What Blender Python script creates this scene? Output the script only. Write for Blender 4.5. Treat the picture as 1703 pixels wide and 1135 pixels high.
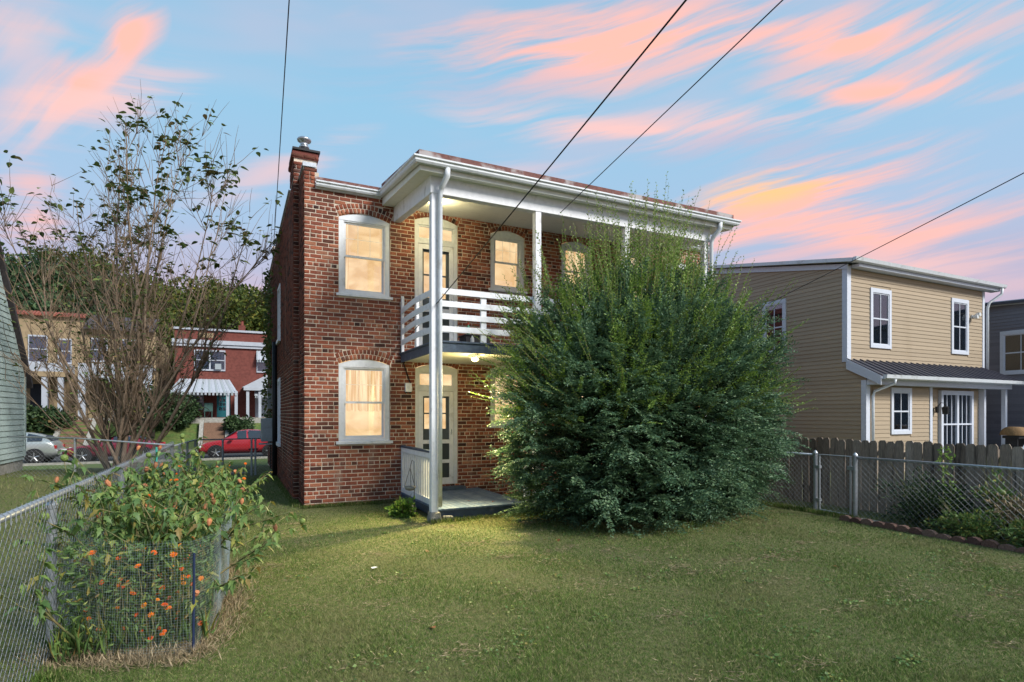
import bpy, math, random
import numpy as np
from mathutils import Vector, Matrix
random.seed(7); rng = np.random.default_rng(11)
sc = bpy.context.scene
for o in list(bpy.data.objects): bpy.data.objects.remove(o)
COL = sc.collection
R = math.radians

# ---------------------------------------------------------------- camera
# world axes follow the street grid: x along the brick house's rear wall, y away from the viewer, z up; origin at the house corner
CAM = Vector((-1.124, -11.06, 1.72)); HEAD = R(25.9)
cd = bpy.data.cameras.new('camera'); cam = bpy.data.objects.new('camera', cd); COL.objects.link(cam)
cam.location = CAM; cam.rotation_euler = (R(90), 0, -HEAD)
cd.sensor_width = 36; cd.lens = 20.0; cd.shift_y = 0.0719; cd.clip_start = 0.05; cd.clip_end = 3000
sc.camera = cam

# ---------------------------------------------------------------- sky
SUN_EL, SUN_AZ = R(39), math.atan2(0.52, -0.85)       # azimuth measured from +y towards +x
w = bpy.data.worlds.new('World'); sc.world = w; w.use_nodes = True
nt = w.node_tree; N = nt.nodes; L = nt.links; N.clear()
def nd(t, **k):
    n = N.new(t)
    for a, b in k.items(): setattr(n, a, b)
    return n
def mth(op, a, b=None, c=None, clamp=False):
    n = nd('ShaderNodeMath', operation=op, use_clamp=clamp)
    for i, x in enumerate((a, b, c)):
        if x is None: continue
        if isinstance(x, (int, float)): n.inputs[i].default_value = x
        else: L.new(x, n.inputs[i])
    return n.outputs[0]
def mixc(f, a, b, mode='MIX'):
    n = nd('ShaderNodeMix', data_type='RGBA', blend_type=mode)
    for s, x in ((n.inputs[0], f), (n.inputs[6], a), (n.inputs[7], b)):
        if isinstance(x, (int, float)): s.default_value = x
        elif isinstance(x, tuple): s.default_value = (*x, 1)
        else: L.new(x, s)
    return n.outputs[2]
tc = nd('ShaderNodeTexCoord'); sep = nd('ShaderNodeSeparateXYZ'); L.new(tc.outputs['Generated'], sep.inputs[0])
dx, dy, dz = sep.outputs
a0 = R(25.9)
pr = mth('SUBTRACT', mth('MULTIPLY', dx, math.cos(a0)), mth('MULTIPLY', dy, math.sin(a0)))
qf = mth('ADD', mth('MULTIPLY', dx, math.sin(a0)), mth('MULTIPLY', dy, math.cos(a0)))
az = mth('ARCTAN2', pr, qf); el = mth('ARCSINE', mth('MAXIMUM', mth('MINIMUM', dz, 1.0), -1.0))
cmb = nd('ShaderNodeCombineXYZ'); L.new(az, cmb.inputs[0]); L.new(el, cmb.inputs[1])
wn = nd('ShaderNodeTexNoise'); wn.inputs['Scale'].default_value = 3.2; wn.inputs['Detail'].default_value = 2
L.new(cmb.outputs[0], wn.inputs['Vector'])
ws = nd('ShaderNodeSeparateXYZ'); L.new(wn.outputs['Color'], ws.inputs[0])
azw = mth('ADD', az, mth('MULTIPLY', mth('SUBTRACT', ws.outputs[0], .5), .09))
elw = mth('ADD', el, mth('MULTIPLY', mth('SUBTRACT', ws.outputs[1], .5), .05))
warped = nd('ShaderNodeCombineXYZ'); L.new(azw, warped.inputs[0]); L.new(elw, warped.inputs[1])
def streak_noise(ang, sx, sy, seed, detail=5):
    c, s = math.cos(ang), math.sin(ang)
    x = mth('ADD', mth('MULTIPLY', azw, c * sx), mth('MULTIPLY', elw, s * sx))
    y = mth('ADD', mth('MULTIPLY', azw, -s * sy), mth('MULTIPLY', elw, c * sy))
    cb = nd('ShaderNodeCombineXYZ'); L.new(x, cb.inputs[0]); L.new(y, cb.inputs[1]); cb.inputs[2].default_value = seed
    n = nd('ShaderNodeTexNoise'); n.inputs['Scale'].default_value = 1; n.inputs['Detail'].default_value = detail; n.inputs['Roughness'].default_value = .58
    L.new(cb.outputs[0], n.inputs['Vector']); return n.outputs['Fac']
def ramp(x, a, b):
    n = nd('ShaderNodeMapRange', interpolation_type='SMOOTHSTEP', clamp=True); L.new(x, n.inputs[0])
    n.inputs[1].default_value = a; n.inputs[2].default_value = b; return n.outputs[0]
sky = nd('ShaderNodeTexSky', sky_type='NISHITA'); sky.sun_disc = False; sky.sun_elevation = SUN_EL
sky.sun_rotation = SUN_AZ; sky.altitude = 50; sky.air_density = 1.0; sky.dust_density = 1.5
nish = nd('ShaderNodeVectorMath', operation='SCALE'); L.new(sky.outputs[0], nish.inputs[0]); nish.inputs['Scale'].default_value = .085
cr = nd('ShaderNodeValToRGB'); L.new(mth('DIVIDE', el, 1.2), cr.inputs[0])
E = cr.color_ramp.elements
E[0].position = 0.0; E[0].color = (.55, .38, .46, 1)
E[1].position = 1.0; E[1].color = (.16, .38, .62, 1)
for p, c in ((.14, (.50, .41, .54, 1)), (.25, (.38, .53, .72, 1)), (.40, (.30, .56, .76, 1)), (.62, (.24, .48, .70, 1))):
    e = E.new(p); e.color = c
base = mixc(.18, cr.outputs[0], nish.outputs[0])
nB = streak_noise(.10, 1.2, 7, 5.1, 3); nC = streak_noise(.14, 3.0, 42, 9.7, 5); nD = streak_noise(.85, 2.6, 34, 3.7, 4); nA = streak_noise(.22, 2.2, 13, 1.3, 3)
veil = mth('MULTIPLY', ramp(nB, .48, .72), .42)
col = mixc(veil, base, (.56, .46, .56))                                  # thin lavender veil
pinkm = mth('MULTIPLY', ramp(mth('ADD', mth('MULTIPLY', nA, .8), mth('MULTIPLY', nC, .2)), .56, .72), .42)
col = mixc(pinkm, col, (.86, .47, .43))                                  # pink cirrus
def px(x, y):
    a = math.atan((x - 851.5) / 946); return a, math.atan((690 - y) / math.hypot(946, x - 851.5))
def cloud(col, p0, p1, wid, c, amt, fade=1.0):
    """one lit cirrus bank between two directions of the sky, given as azimuth / elevation"""
    (x0, y0), (x1, y1) = p0, p1
    cx, cy = (x0 + x1) / 2, (y0 + y1) / 2; ln = math.hypot(x1 - x0, y1 - y0) / 2; an = math.atan2(y1 - y0, x1 - x0)
    mp = nd('ShaderNodeMapping', vector_type='TEXTURE'); L.new(warped.outputs[0], mp.inputs[0])
    mp.inputs['Location'].default_value = (cx, cy, 0); mp.inputs['Rotation'].default_value = (0, 0, an); mp.inputs['Scale'].default_value = (ln * 1.30, wid * 1.65, 1)
    gr = nd('ShaderNodeTexGradient', gradient_type='SPHERICAL'); L.new(mp.outputs[0], gr.inputs[0]); g = gr.outputs['Fac']
    st = ramp(mth('MULTIPLY_ADD', g, .26, nD if an > .5 else nC), .46, .76)
    return mixc(mth('MULTIPLY', mth('MULTIPLY', mth('POWER', g, .8), st), amt * 1.15, clamp=True), col, c)
PINK, ORG_, SAL, LAV = (.84, .52, .49), (.98, .54, .25), (.93, .47, .39), (.48, .44, .56)
for p0, p1, wd, c, am in (
        ((-40, 240), (200, 130), .028, PINK, .8), ((60, 185), (215, 105), .020, SAL, 1.0), ((190, 125), (262, 15), .022, SAL, 1.1), ((-40, 100), (120, 60), .025, PINK, .45), ((-20, 205), (330, 130), .03, PINK, .8),
        ((-30, 360), (120, 335), .045, SAL, .8), ((300, 340), (600, 225), .022, PINK, .55), ((620, 350), (980, 285), .035, PINK, .55),
        ((700, 80), (1330, 5), .045, SAL, 1.2), ((1150, 55), (1760, 20), .035, SAL, 1.0), ((1250, 150), (1760, 115), .020, SAL, .95),
        ((740, 180), (1480, 185), .022, PINK, 1.0), ((1000, 225), (1500, 240), .03, LAV, .6),
        ((1090, 395), (1560, 262), .042, SAL, 1.25), ((1130, 350), (1420, 290), .020, ORG_, 1.1), ((1180, 425), (1760, 345), .045, SAL, 1.0),
        ((1250, 455), (1760, 445), .03, PINK, .55), ((520, 130), (1000, 110), .03, LAV, .45), ((1180, 470), (1500, 400), .03, LAV, .6)):
    col = cloud(col, px(*p0), px(*p1), wd, c, am)
bg = nd('ShaderNodeBackground'); L.new(col, bg.inputs[0]); bg.inputs[1].default_value = 1.08
wo = nd('ShaderNodeOutputWorld'); L.new(bg.outputs[0], wo.inputs[0])

# ---------------------------------------------------------------- sun, exposure
sl = bpy.data.lights.new('sun', 'SUN'); sl.energy = 4.3; sl.angle = R(16); sl.color = (1, .95, .88)
so = bpy.data.objects.new('sun', sl); COL.objects.link(so)
sd = Vector((math.sin(SUN_AZ) * math.cos(SUN_EL), math.cos(SUN_AZ) * math.cos(SUN_EL), math.sin(SUN_EL)))
so.rotation_euler = (-sd).to_track_quat('-Z', 'Y').to_euler(); so.location = (10, -20, 30)
vs = sc.view_settings; vs.view_transform = 'Standard'; vs.look = 'None'; vs.exposure = 0.2; vs.gamma = 1
vs.use_curve_mapping = False
sc.render.engine = 'CYCLES'
cy = sc.cycles; cy.max_bounces = 5; cy.diffuse_bounces = 3; cy.glossy_bounces = 2; cy.transmission_bounces = 3; cy.transparent_max_bounces = 10

# ---------------------------------------------------------------- materials
MATS = {}
def mat(name, col=(.5, .5, .5), rough=.7, var=0.0, vscale=6.0, col2=None, bump=0.0, bscale=40.0, metal=0.0, spec=.3,
        rnd=None, stretch=None, emit=None, coat=0.0, dirt=None, trans=0.0, streaks=None):
    """procedural material: base colour, noise variation to col2, per-piece colours (rnd ramp), wear (dirt) and fine bump"""
    m = bpy.data.materials.new(name); m.use_nodes = True; t = m.node_tree; n = t.nodes; l = t.links; n.clear()
    out = n.new('ShaderNodeOutputMaterial'); p = n.new('ShaderNodeBsdfPrincipled')
    l.new(p.outputs[0], out.inputs[0])
    p.inputs['Roughness'].default_value = rough; p.inputs['Metallic'].default_value = metal
    p.inputs['Specular IOR Level'].default_value = spec; p.inputs['Coat Weight'].default_value = coat
    geo = n.new('ShaderNodeNewGeometry'); pos = geo.outputs['Position']
    if stretch:
        mp = n.new('ShaderNodeMapping'); mp.inputs['Scale'].default_value = stretch; l.new(pos, mp.inputs[0]); pos = mp.outputs[0]
    def noise(sc_, det=4, seed=0):
        x = n.new('ShaderNodeTexNoise'); x.inputs['Scale'].default_value = sc_; x.inputs['Detail'].default_value = det
        l.new(pos, x.inputs['Vector']); return x.outputs['Fac']
    def mix(f, a, b, mode='MIX'):
        x = n.new('ShaderNodeMix'); x.data_type = 'RGBA'; x.blend_type = mode
        for s, v in ((x.inputs[0], f), (x.inputs[6], a), (x.inputs[7], b)):
            if isinstance(v, (int, float)): s.default_value = v
            elif isinstance(v, tuple): s.default_value = (*v[:3], 1)
            else: l.new(v, s)
        return x.outputs[2]
    def rng_(x, a, b, c=0., d=1.):
        r = n.new('ShaderNodeMapRange'); r.clamp = True; l.new(x, r.inputs[0])
        for i, v in enumerate((a, b, c, d)): r.inputs[i + 1].default_value = v
        return r.outputs[0]
    c = tuple(col)
    if rnd:
        at = n.new('ShaderNodeAttribute'); at.attribute_name = 'rnd'
        oi = n.new('ShaderNodeObjectInfo')
        ad = n.new('ShaderNodeMath'); ad.operation = 'ADD'; l.new(at.outputs['Fac'], ad.inputs[0]); l.new(oi.outputs['Random'], ad.inputs[1])
        fr = n.new('ShaderNodeMath'); fr.operation = 'FRACT'; l.new(ad.outputs[0], fr.inputs[0])
        r = n.new('ShaderNodeValToRGB'); l.new(fr.outputs[0], r.inputs[0]); r.color_ramp.interpolation = 'LINEAR'
        es = r.color_ramp.elements
        for i, (q, cc) in enumerate(rnd):
            e = es[i] if i < 2 else es.new(q)
            e.position = q; e.color = (*cc, 1)
        c = r.outputs[0]
    if col2 is not None: c = mix(rng_(noise(vscale), .38, .64), c, col2)
    if var: c = mix(var, c, mix(1.0, c, (0, 0, 0), 'MIX') if False else c) if False else c
    if var:
        hs = n.new('ShaderNodeHueSaturation'); l.new(rng_(noise(vscale * 2.3, 5), .25, .75, 1 - var, 1 + var), hs.inputs['Value'])
        if isinstance(c, tuple): hs.inputs['Color'].default_value = (*c[:3], 1)
        else: l.new(c, hs.inputs['Color'])
        c = hs.outputs[0]
    if dirt:                                    # (colour, scale, lo, hi)
        c = mix(rng_(noise(dirt[1], 6), dirt[2], dirt[3], 0, .85), c, dirt[0])
    if streaks:                                 # (colour, scale, lo, hi): run-off stains drawn out downwards
        mp2 = n.new('ShaderNodeMapping'); mp2.inputs['Scale'].default_value = (1, 1, .22); l.new(geo.outputs['Position'], mp2.inputs[0])
        x2 = n.new('ShaderNodeTexNoise'); x2.inputs['Scale'].default_value = streaks[1]; x2.inputs['Detail'].default_value = 4; l.new(mp2.outputs[0], x2.inputs['Vector'])
        c = mix(rng_(x2.outputs['Fac'], streaks[2], streaks[3], 0, .7), c, streaks[0])
    if isinstance(c, tuple): p.inputs['Base Color'].default_value = (*c[:3], 1)
    else: l.new(c, p.inputs['Base Color'])
    if bump:
        b = n.new('ShaderNodeBump'); b.inputs['Strength'].default_value = bump; b.inputs['Distance'].default_value = .02
        l.new(noise(bscale, 6), b.inputs['Height']); l.new(b.outputs[0], p.inputs['Normal'])
    if trans:
        tr = n.new('ShaderNodeBsdfTranslucent'); ms = n.new('ShaderNodeMixShader'); ms.inputs[0].default_value = trans
        if isinstance(c, tuple): tr.inputs[0].default_value = (*c[:3], 1)
        else: l.new(c, tr.inputs[0])
        l.new(p.outputs[0], ms.inputs[1]); l.new(tr.outputs[0], ms.inputs[2]); l.new(ms.outputs[0], out.inputs[0])
    if emit:
        p.inputs['Emission Color'].default_value = (*emit[0], 1); p.inputs['Emission Strength'].default_value = emit[1]
    MATS[name] = m; return m
def glow_mat(name, c1, c2, strength, stretch, scale):
    m = bpy.data.materials.new(name); m.use_nodes = True; t = m.node_tree; n = t.nodes; l = t.links; n.clear()
    out = n.new('ShaderNodeOutputMaterial'); e = n.new('ShaderNodeEmission'); geo = n.new('ShaderNodeNewGeometry')
    mp = n.new('ShaderNodeMapping'); mp.inputs['Scale'].default_value = stretch; l.new(geo.outputs['Position'], mp.inputs[0])
    x = n.new('ShaderNodeTexNoise'); x.inputs['Scale'].default_value = scale; x.inputs['Detail'].default_value = 5; x.inputs['Distortion'].default_value = .6
    l.new(mp.outputs[0], x.inputs['Vector'])
    r = n.new('ShaderNodeValToRGB'); l.new(x.outputs['Fac'], r.inputs[0])
    r.color_ramp.elements[0].position = .36; r.color_ramp.elements[0].color = (*c1, 1)
    r.color_ramp.elements[1].position = .66; r.color_ramp.elements[1].color = (*c2, 1)
    l.new(r.outputs[0], e.inputs[0]); e.inputs[1].default_value = strength; l.new(e.outputs[0], out.inputs[0])
    MATS[name] = m; return m
def glass_mat(name, tint=(.9, .95, 1), refl=.12):
    m = bpy.data.materials.new(name); m.use_nodes = True; t = m.node_tree; n = t.nodes; l = t.links; n.clear()
    out = n.new('ShaderNodeOutputMaterial'); tr = n.new('ShaderNodeBsdfTransparent'); tr.inputs[0].default_value = (*tint, 1)
    g = n.new('ShaderNodeBsdfGlossy'); g.inputs['Roughness'].default_value = .03
    f = n.new('ShaderNodeFresnel'); f.inputs[0].default_value = 1.5
    a = n.new('ShaderNodeMath'); a.operation = 'MULTIPLY_ADD'; l.new(f.outputs[0], a.inputs[0]); a.inputs[1].default_value = .8; a.inputs[2].default_value = refl * .4; a.use_clamp = True
    ms = n.new('ShaderNodeMixShader'); l.new(a.outputs[0], ms.inputs[0]); l.new(tr.outputs[0], ms.inputs[1]); l.new(g.outputs[0], ms.inputs[2])
    l.new(ms.outputs[0], out.inputs[0]); MATS[name] = m; return m

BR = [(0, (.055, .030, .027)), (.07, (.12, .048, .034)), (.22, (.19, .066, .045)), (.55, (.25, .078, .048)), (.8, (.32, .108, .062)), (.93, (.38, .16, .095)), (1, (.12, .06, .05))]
def brick_mat(name, ramp_):
    m = mat(name, rough=.9, rnd=ramp_, var=.28, vscale=22, bump=.6, bscale=110, spec=.15, dirt=((.05, .034, .029), 1.3, .56, .80), streaks=((.33, .25, .20), 2.6, .62, .82))
    return m
brick_mat('brick', BR)
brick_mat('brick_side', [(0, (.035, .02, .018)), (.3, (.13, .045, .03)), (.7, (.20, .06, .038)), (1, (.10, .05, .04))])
mat('mortar', (.64, .55, .45), .95, var=.15, vscale=5, col2=(.50, .42, .34), bump=.5, bscale=90, dirt=((.22, .18, .16), 1.3, .56, .80))
mat('white_trim', (.68, .71, .76), .5, var=.07, vscale=7, bump=.08, bscale=25, dirt=((.36, .37, .38), 6, .60, .85))
mat('porch_white', (.74, .76, .80), .55, var=.08, vscale=5, bump=.12, bscale=30, dirt=((.30, .29, .27), 5, .60, .82))
mat('soffit', (.72, .73, .68), .7, var=.06, vscale=4, stretch=(1, 8, 1), dirt=((.40, .38, .33), 3, .6, .8))
mat('gutter_metal', (.60, .64, .68), .38, var=.08, vscale=6, spec=.5, dirt=((.28, .28, .27), 4, .58, .8))
mat('blue_paint', (.060, .085, .125), .6, var=.25, vscale=6, bump=.2, bscale=60, dirt=((.18, .20, .23), 5, .58, .75))
mat('deck_paint', (.20, .26, .35), .6, var=.2, vscale=9, bump=.3, bscale=60, dirt=((.30, .34, .39), 7, .52, .80), rnd=[(0, (.09, .135, .22)), (.5, (.12, .17, .26)), (1, (.16, .21, .30))])
mat('door_paint', (.085, .105, .125), .55, var=.12, bump=.1)
mat('screen', (.045, .055, .06), .7, var=.15, vscale=30)
mat('roof_red', (.16, .07, .06), .8, var=.3, vscale=8, dirt=((.42, .40, .40), 3.3, .5, .62))
mat('metal_grey', (.42, .44, .47), .35, metal=.8, var=.15, spec=.5)
mat('galv', (.40, .43, .46), .42, metal=.65, var=.15, vscale=14, spec=.5, dirt=((.25, .25, .25), 20, .6, .8))
mat('galv_wire', (.29, .31, .33), .45, metal=.5)
mat('cloth_wire', (.24, .30, .32), .5, metal=.3)
mat('black_pipe', (.012, .013, .016), .5)
mat('black_wire', (.012, .012, .014), .6)
mat('black_iron', (.015, .015, .016), .5)
mat('util_grey', (.30, .34, .36), .5, var=.12, vscale=9, dirt=((.2, .2, .2), 8, .6, .8))
mat('concrete', (.34, .33, .30), .9, var=.2, vscale=9, bump=.4, bscale=60, col2=(.25, .24, .21))
mat('stone', (.22, .22, .21), .95, var=.3, vscale=14, bump=.8, bscale=40)
mat('lamp_glow', (1, .9, .6), emit=((1, .86, .48), 6))
mat('siding_yellow', (.38, .31, .22), .65, var=.04, vscale=2, stretch=(1, 1, 6), bump=.05, bscale=60, rnd=[(0, (.335, .268, .190)), (.5, (.36, .288, .204)), (1, (.385, .308, .218))], streaks=((.29, .225, .15), 1.6, .60, .85), dirt=((.31, .235, .15), 1.3, .58, .85))
mat('siding_grey', (.10, .10, .125), .65, rnd=[(0, (.15, .15, .18)), (1, (.19, .19, .22))], var=.05)
mat('siding_green', (.42, .52, .50), .65, rnd=[(0, (.37, .47, .455)), (1, (.44, .54, .52))], var=.08, vscale=3, dirt=((.25, .30, .29), 3, .6, .8))
mat('house_white', (.56, .60, .68), .5, var=.05)
mat('roof_metal', (.085, .085, .105), .38, metal=.4, var=.1, spec=.5, rnd=[(0, (.075, .075, .095)), (1, (.105, .105, .125))])
mat('shade_blue', (.20, .30, .40), .6, var=.3, vscale=5, stretch=(9, 9, 1))
mat('dark_room', (.03, .035, .045), .9, var=.2)
mat('blind', (.06, .06, .065), .7, var=.2, vscale=30, stretch=(.1, .1, 3))
glass_mat('glass', (.92, .96, 1), .10); glass_mat('dark_glass', (.75, .8, .85), .2)
glow_mat('lit_curtain', (.66, .33, .12), (1.0, .72, .40), 1.3, (16, 16, .9), 1.3)
glow_mat('lit_room', (.74, .42, .18), (1.0, .68, .36), 1.3, (1.4, 1.4, 2.2), 1.4)
mat('grille', (.9, .8, .62), .5, emit=((1, .72, .42), .55))  # bars carry their own warm glow, standing in for room light
mat('picket', (.10, .085, .075), .9, rnd=[(0, (.15, .118, .092)), (.4, (.235, .188, .148)), (.8, (.30, .248, .20)), (1, (.38, .32, .265))], var=.4, vscale=9, stretch=(7, 7, .6), bump=.7, bscale=20, dirt=((.022, .018, .017), 2.2, .56, .72))
mat('edging', (.13, .07, .055), .95, rnd=[(0, (.09, .05, .045)), (.5, (.15, .085, .065)), (1, (.20, .13, .10))], var=.3, vscale=20, bump=.7, bscale=60)
mat('bark', (.17, .125, .09), .95, var=.35, vscale=9, stretch=(5, 5, 1), bump=.9, bscale=16, col2=(.27, .20, .145))
mat('bark_dark', (.05, .04, .032), .95, var=.3, vscale=9)
mat('twig', (.165, .115, .075), .9, var=.2)
mat('stem_green', (.10, .13, .05), .7, var=.3, vscale=12, col2=(.20, .16, .07))
G1 = [(0, (.022, .048, .020)), (.35, (.035, .072, .028)), (.7, (.055, .098, .036)), (1, (.085, .125, .045))]
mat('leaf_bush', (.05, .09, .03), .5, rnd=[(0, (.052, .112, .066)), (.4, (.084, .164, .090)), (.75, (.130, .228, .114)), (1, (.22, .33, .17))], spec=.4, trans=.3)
mat('leaf_shoot', (.1, .15, .04), .5, rnd=[(0, (.12, .22, .038)), (.5, (.19, .31, .055)), (1, (.30, .41, .095))], spec=.4, trans=.35)
mat('leaf_plant', (.06, .1, .03), .5, rnd=[(0, (.075, .145, .045)), (.5, (.125, .215, .06)), (.84, (.19, .28, .075)), (.94, (.30, .29, .06)), (1, (.24, .16, .06))], var=.2, vscale=18, spec=.35, trans=.3)
mat('leaf_tree', (.05, .07, .02), .6, rnd=[(0, (.050, .085, .024)), (.5, (.10, .145, .040)), (.85, (.16, .19, .052)), (1, (.20, .12, .05))], spec=.3, trans=.25)
mat('leaf_far', (.05, .07, .02), .7, rnd=[(0, (.040, .066, .018)), (.5, (.090, .125, .028)), (.85, (.155, .170, .034)), (1, (.22, .19, .035))], spec=.2, trans=.25)
mat('leaf_far_dark', (.03, .05, .02), .7, rnd=[(0, (.026, .058, .030)), (.5, (.055, .105, .050)), (1, (.105, .160, .070))], spec=.2, trans=.2)
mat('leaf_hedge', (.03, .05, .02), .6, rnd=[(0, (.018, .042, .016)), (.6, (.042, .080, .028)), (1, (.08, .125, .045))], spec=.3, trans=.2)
mat('leaf_bright', (.1, .2, .03), .5, rnd=[(0, (.07, .15, .02)), (1, (.16, .28, .05))], trans=.3)
mat('grass_blade', (.1, .12, .04), .7, rnd=[(0, (.042, .092, .015)), (.4, (.098, .170, .032)), (.76, (.170, .220, .060)), (1, (.38, .33, .18))], spec=.2, trans=.25, var=.38, vscale=6, dirt=((.23, .205, .10), .9, .50, .78))
mat('straw', (.3, .24, .14), .9, rnd=[(0, (.22, .17, .10)), (1, (.48, .39, .25))], trans=.2)
mat('lawn', (.085, .115, .030), .95, var=.35, vscale=22, col2=(.17, .155, .07), bump=.8, bscale=160, dirt=((.17, .15, .085), 3, .55, .75))
mat('far_grass', (.07, .12, .03), .95, var=.35, vscale=3, col2=(.10, .12, .035), bump=.8, bscale=9)
mat('asphalt', (.05, .05, .052), .9, var=.2, vscale=3)
mat('pave', (.30, .26, .21), .9, var=.2, vscale=4)
mat('steps_brick', (.20, .12, .08), .9, var=.3, vscale=8)
mat('flower_orange', (.85, .16, .008), .6, rnd=[(0, (.75, .09, .006)), (.6, (.90, .20, .008)), (1, (.95, .36, .02))], trans=.2)
mat('bud', (.35, .15, .07), .8, rnd=[(0, (.22, .10, .05)), (1, (.50, .20, .09))])
mat('pod', (.14, .20, .05), .6, var=.2, vscale=60)
mat('dead_leaf', (.25, .09, .035), .8, rnd=[(0, (.20, .06, .025)), (.5, (.33, .11, .04)), (1, (.28, .17, .08))], var=.3, vscale=60)
mat('teal', (.04, .30, .24), .5); mat('chair_green', (.045, .10, .09), .6); mat('blue_stake', (.016, .028, .07), .5)
mat('paper', (.6, .6, .58), .8)
mat('car_silver', (.42, .45, .44), .3, metal=.5, coat=.6); mat('car_maroon', (.17, .012, .030), .3, coat=.8); mat('car_red', (.33, .018, .028), .3, coat=.8)
mat('tyre', (.015, .015, .016), .85); mat('rim', (.45, .46, .48), .35, metal=.8); mat('tail_red', (.3, .01, .01), .3); mat('head_lamp', (.6, .62, .64), .15, spec=.6)
mat('far_brick', (.155, .048, .038), .9, rnd=None, var=.25, vscale=3, bump=.3, bscale=30)
mat('far_yellow', (.30, .225, .135), .9, var=.15, vscale=2, bump=.2, bscale=30)
mat('far_white', (.38, .41, .46), .6, var=.08, vscale=2)
mat('tile_red', (.24, .075, .05), .8, rnd=[(0, (.19, .055, .04)), (1, (.30, .10, .065))])
mat('slate', (.07, .06, .065), .8, var=.3, vscale=5)
mat('teal_door', (.03, .20, .24), .5)
mat('brown_cover', (.20, .12, .055), .85, var=.3, vscale=10)
mat('bottle_white', (.6, .62, .62), .4); mat('bottle_green', (.04, .25, .15), .4); mat('cap_red', (.5, .05, .03), .4); mat('dark_box', (.015, .015, .018), .6)

# ---------------------------------------------------------------- helpers
ORG = {}
def link(o, parent=None):
    COL.objects.link(o)
    if parent is not None: o.parent = parent; ORG[o.name] = ORG[parent.name]
    return o
def tag(o, label=None, cat=None, group=None, kind=None):
    for k, v in (('label', label), ('category', cat), ('group', group), ('kind', kind)):
        if v: o[k] = v
    return o
def thing(name, label, cat, loc=(0, 0, 0), group=None, local=False):
    o = bpy.data.objects.new(name, None); o.empty_display_size = .2; COL.objects.link(o)
    o.location = loc; ORG[o.name] = Vector((0, 0, 0)) if local else Vector(loc)
    return tag(o, label, cat, group)
class MB:
    def __init__(s): s.v = []; s.f = []
    def hexa(s, p):
        b = len(s.v); s.v += [tuple(q) for q in p]
        s.f += [(b, b+3, b+2, b+1), (b+4, b+5, b+6, b+7), (b, b+1, b+5, b+4), (b+1, b+2, b+6, b+5), (b+2, b+3, b+7, b+6), (b+3, b, b+4, b+7)]; return s
    def box(s, x0, x1, y0, y1, z0, z1):
        return s.hexa([(x0, y0, z0), (x1, y0, z0), (x1, y1, z0), (x0, y1, z0), (x0, y0, z1), (x1, y0, z1), (x1, y1, z1), (x0, y1, z1)])
    def prism(s, pts, d):
        """polygon pts (3d, planar) swept by vector d"""
        b = len(s.v); n = len(pts); d = Vector(d)
        s.v += [tuple(p) for p in pts] + [tuple(Vector(p) + d) for p in pts]
        s.f.append(tuple(range(b + n - 1, b - 1, -1))); s.f.append(tuple(range(b + n, b + 2 * n)))
        for i in range(n): j = (i + 1) % n; s.f.append((b + i, b + j, b + n + j, b + n + i))
        return s
    def tube(s, pts, r, n=6, caps=True):
        pts = [Vector(p) for p in pts]; rs = r if isinstance(r, (list, tuple)) else [r] * len(pts)
        b = len(s.v); up = None
        for i, p in enumerate(pts):
            d = (pts[min(i + 1, len(pts) - 1)] - pts[max(i - 1, 0)]).normalized()
            if up is None: up = Vector((0, 0, 1)) if abs(d.z) < .9 else Vector((1, 0, 0))
            x = d.cross(up).normalized(); y = x.cross(d).normalized(); up = y
            for k in range(n):
                a = 2 * math.pi * k / n; s.v.append(tuple(p + (x * math.cos(a) + y * math.sin(a)) * rs[i]))
        for i in range(len(pts) - 1):
            for k in range(n):
                a = b + i * n + k; c = b + i * n + (k + 1) % n; s.f.append((a, c, c + n, a + n))
        if caps and n > 2:
            s.f.append(tuple(range(b + n - 1, b - 1, -1))); e = b + (len(pts) - 1) * n; s.f.append(tuple(range(e, e + n)))
        return s
    def lathe(s, prof, c, n=14, axis='z'):
        b = len(s.v); c = Vector(c)
        for r, h in prof:
            for k in range(n):
                a = 2 * math.pi * k / n
                q = {'z': (r * math.cos(a), r * math.sin(a), h), 'y': (r * math.cos(a), h, r * math.sin(a)), 'x': (h, r * math.cos(a), r * math.sin(a))}[axis]
                s.v.append(tuple(c + Vector(q)))
        for i in range(len(prof) - 1):
            for k in range(n):
                a = b + i * n + k; d = b + i * n + (k + 1) % n; s.f.append((a, d, d + n, a + n))
        s.f.append(tuple(range(b + n - 1, b - 1, -1))); e = b + (len(prof) - 1) * n; s.f.append(tuple(range(e, e + n))); return s
    def mesh(s, name, org=(0, 0, 0)):
        me = bpy.data.meshes.new(name); o = Vector(org); me.from_pydata([tuple(Vector(p) - o) for p in s.v], [], s.f); me.update(); return me
    def build(s, name, m, parent=None, smooth=False, bevel=0):
        org = ORG[parent.name] if parent is not None else (0, 0, 0)
        me = s.mesh(name, org); me.materials.append(MATS[m])
        if smooth:
            for p in me.polygons: p.use_smooth = True
        o = link(bpy.data.objects.new(name, me), parent)
        if parent is None: ORG[o.name] = Vector((0, 0, 0))
        if bevel:
            b = o.modifiers.new('bevel', 'BEVEL'); b.width = bevel; b.segments = 2; b.limit_method = 'ANGLE'
        return o
def bx(*a): return MB().box(*a)
def inst(name, me, parent, loc, rot=(0, 0, 0), scale=(1, 1, 1)):
    o = link(bpy.data.objects.new(name, me), parent); o.location = Vector(loc) - ORG[parent.name]; o.rotation_euler = rot; o.scale = scale; return o
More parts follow.
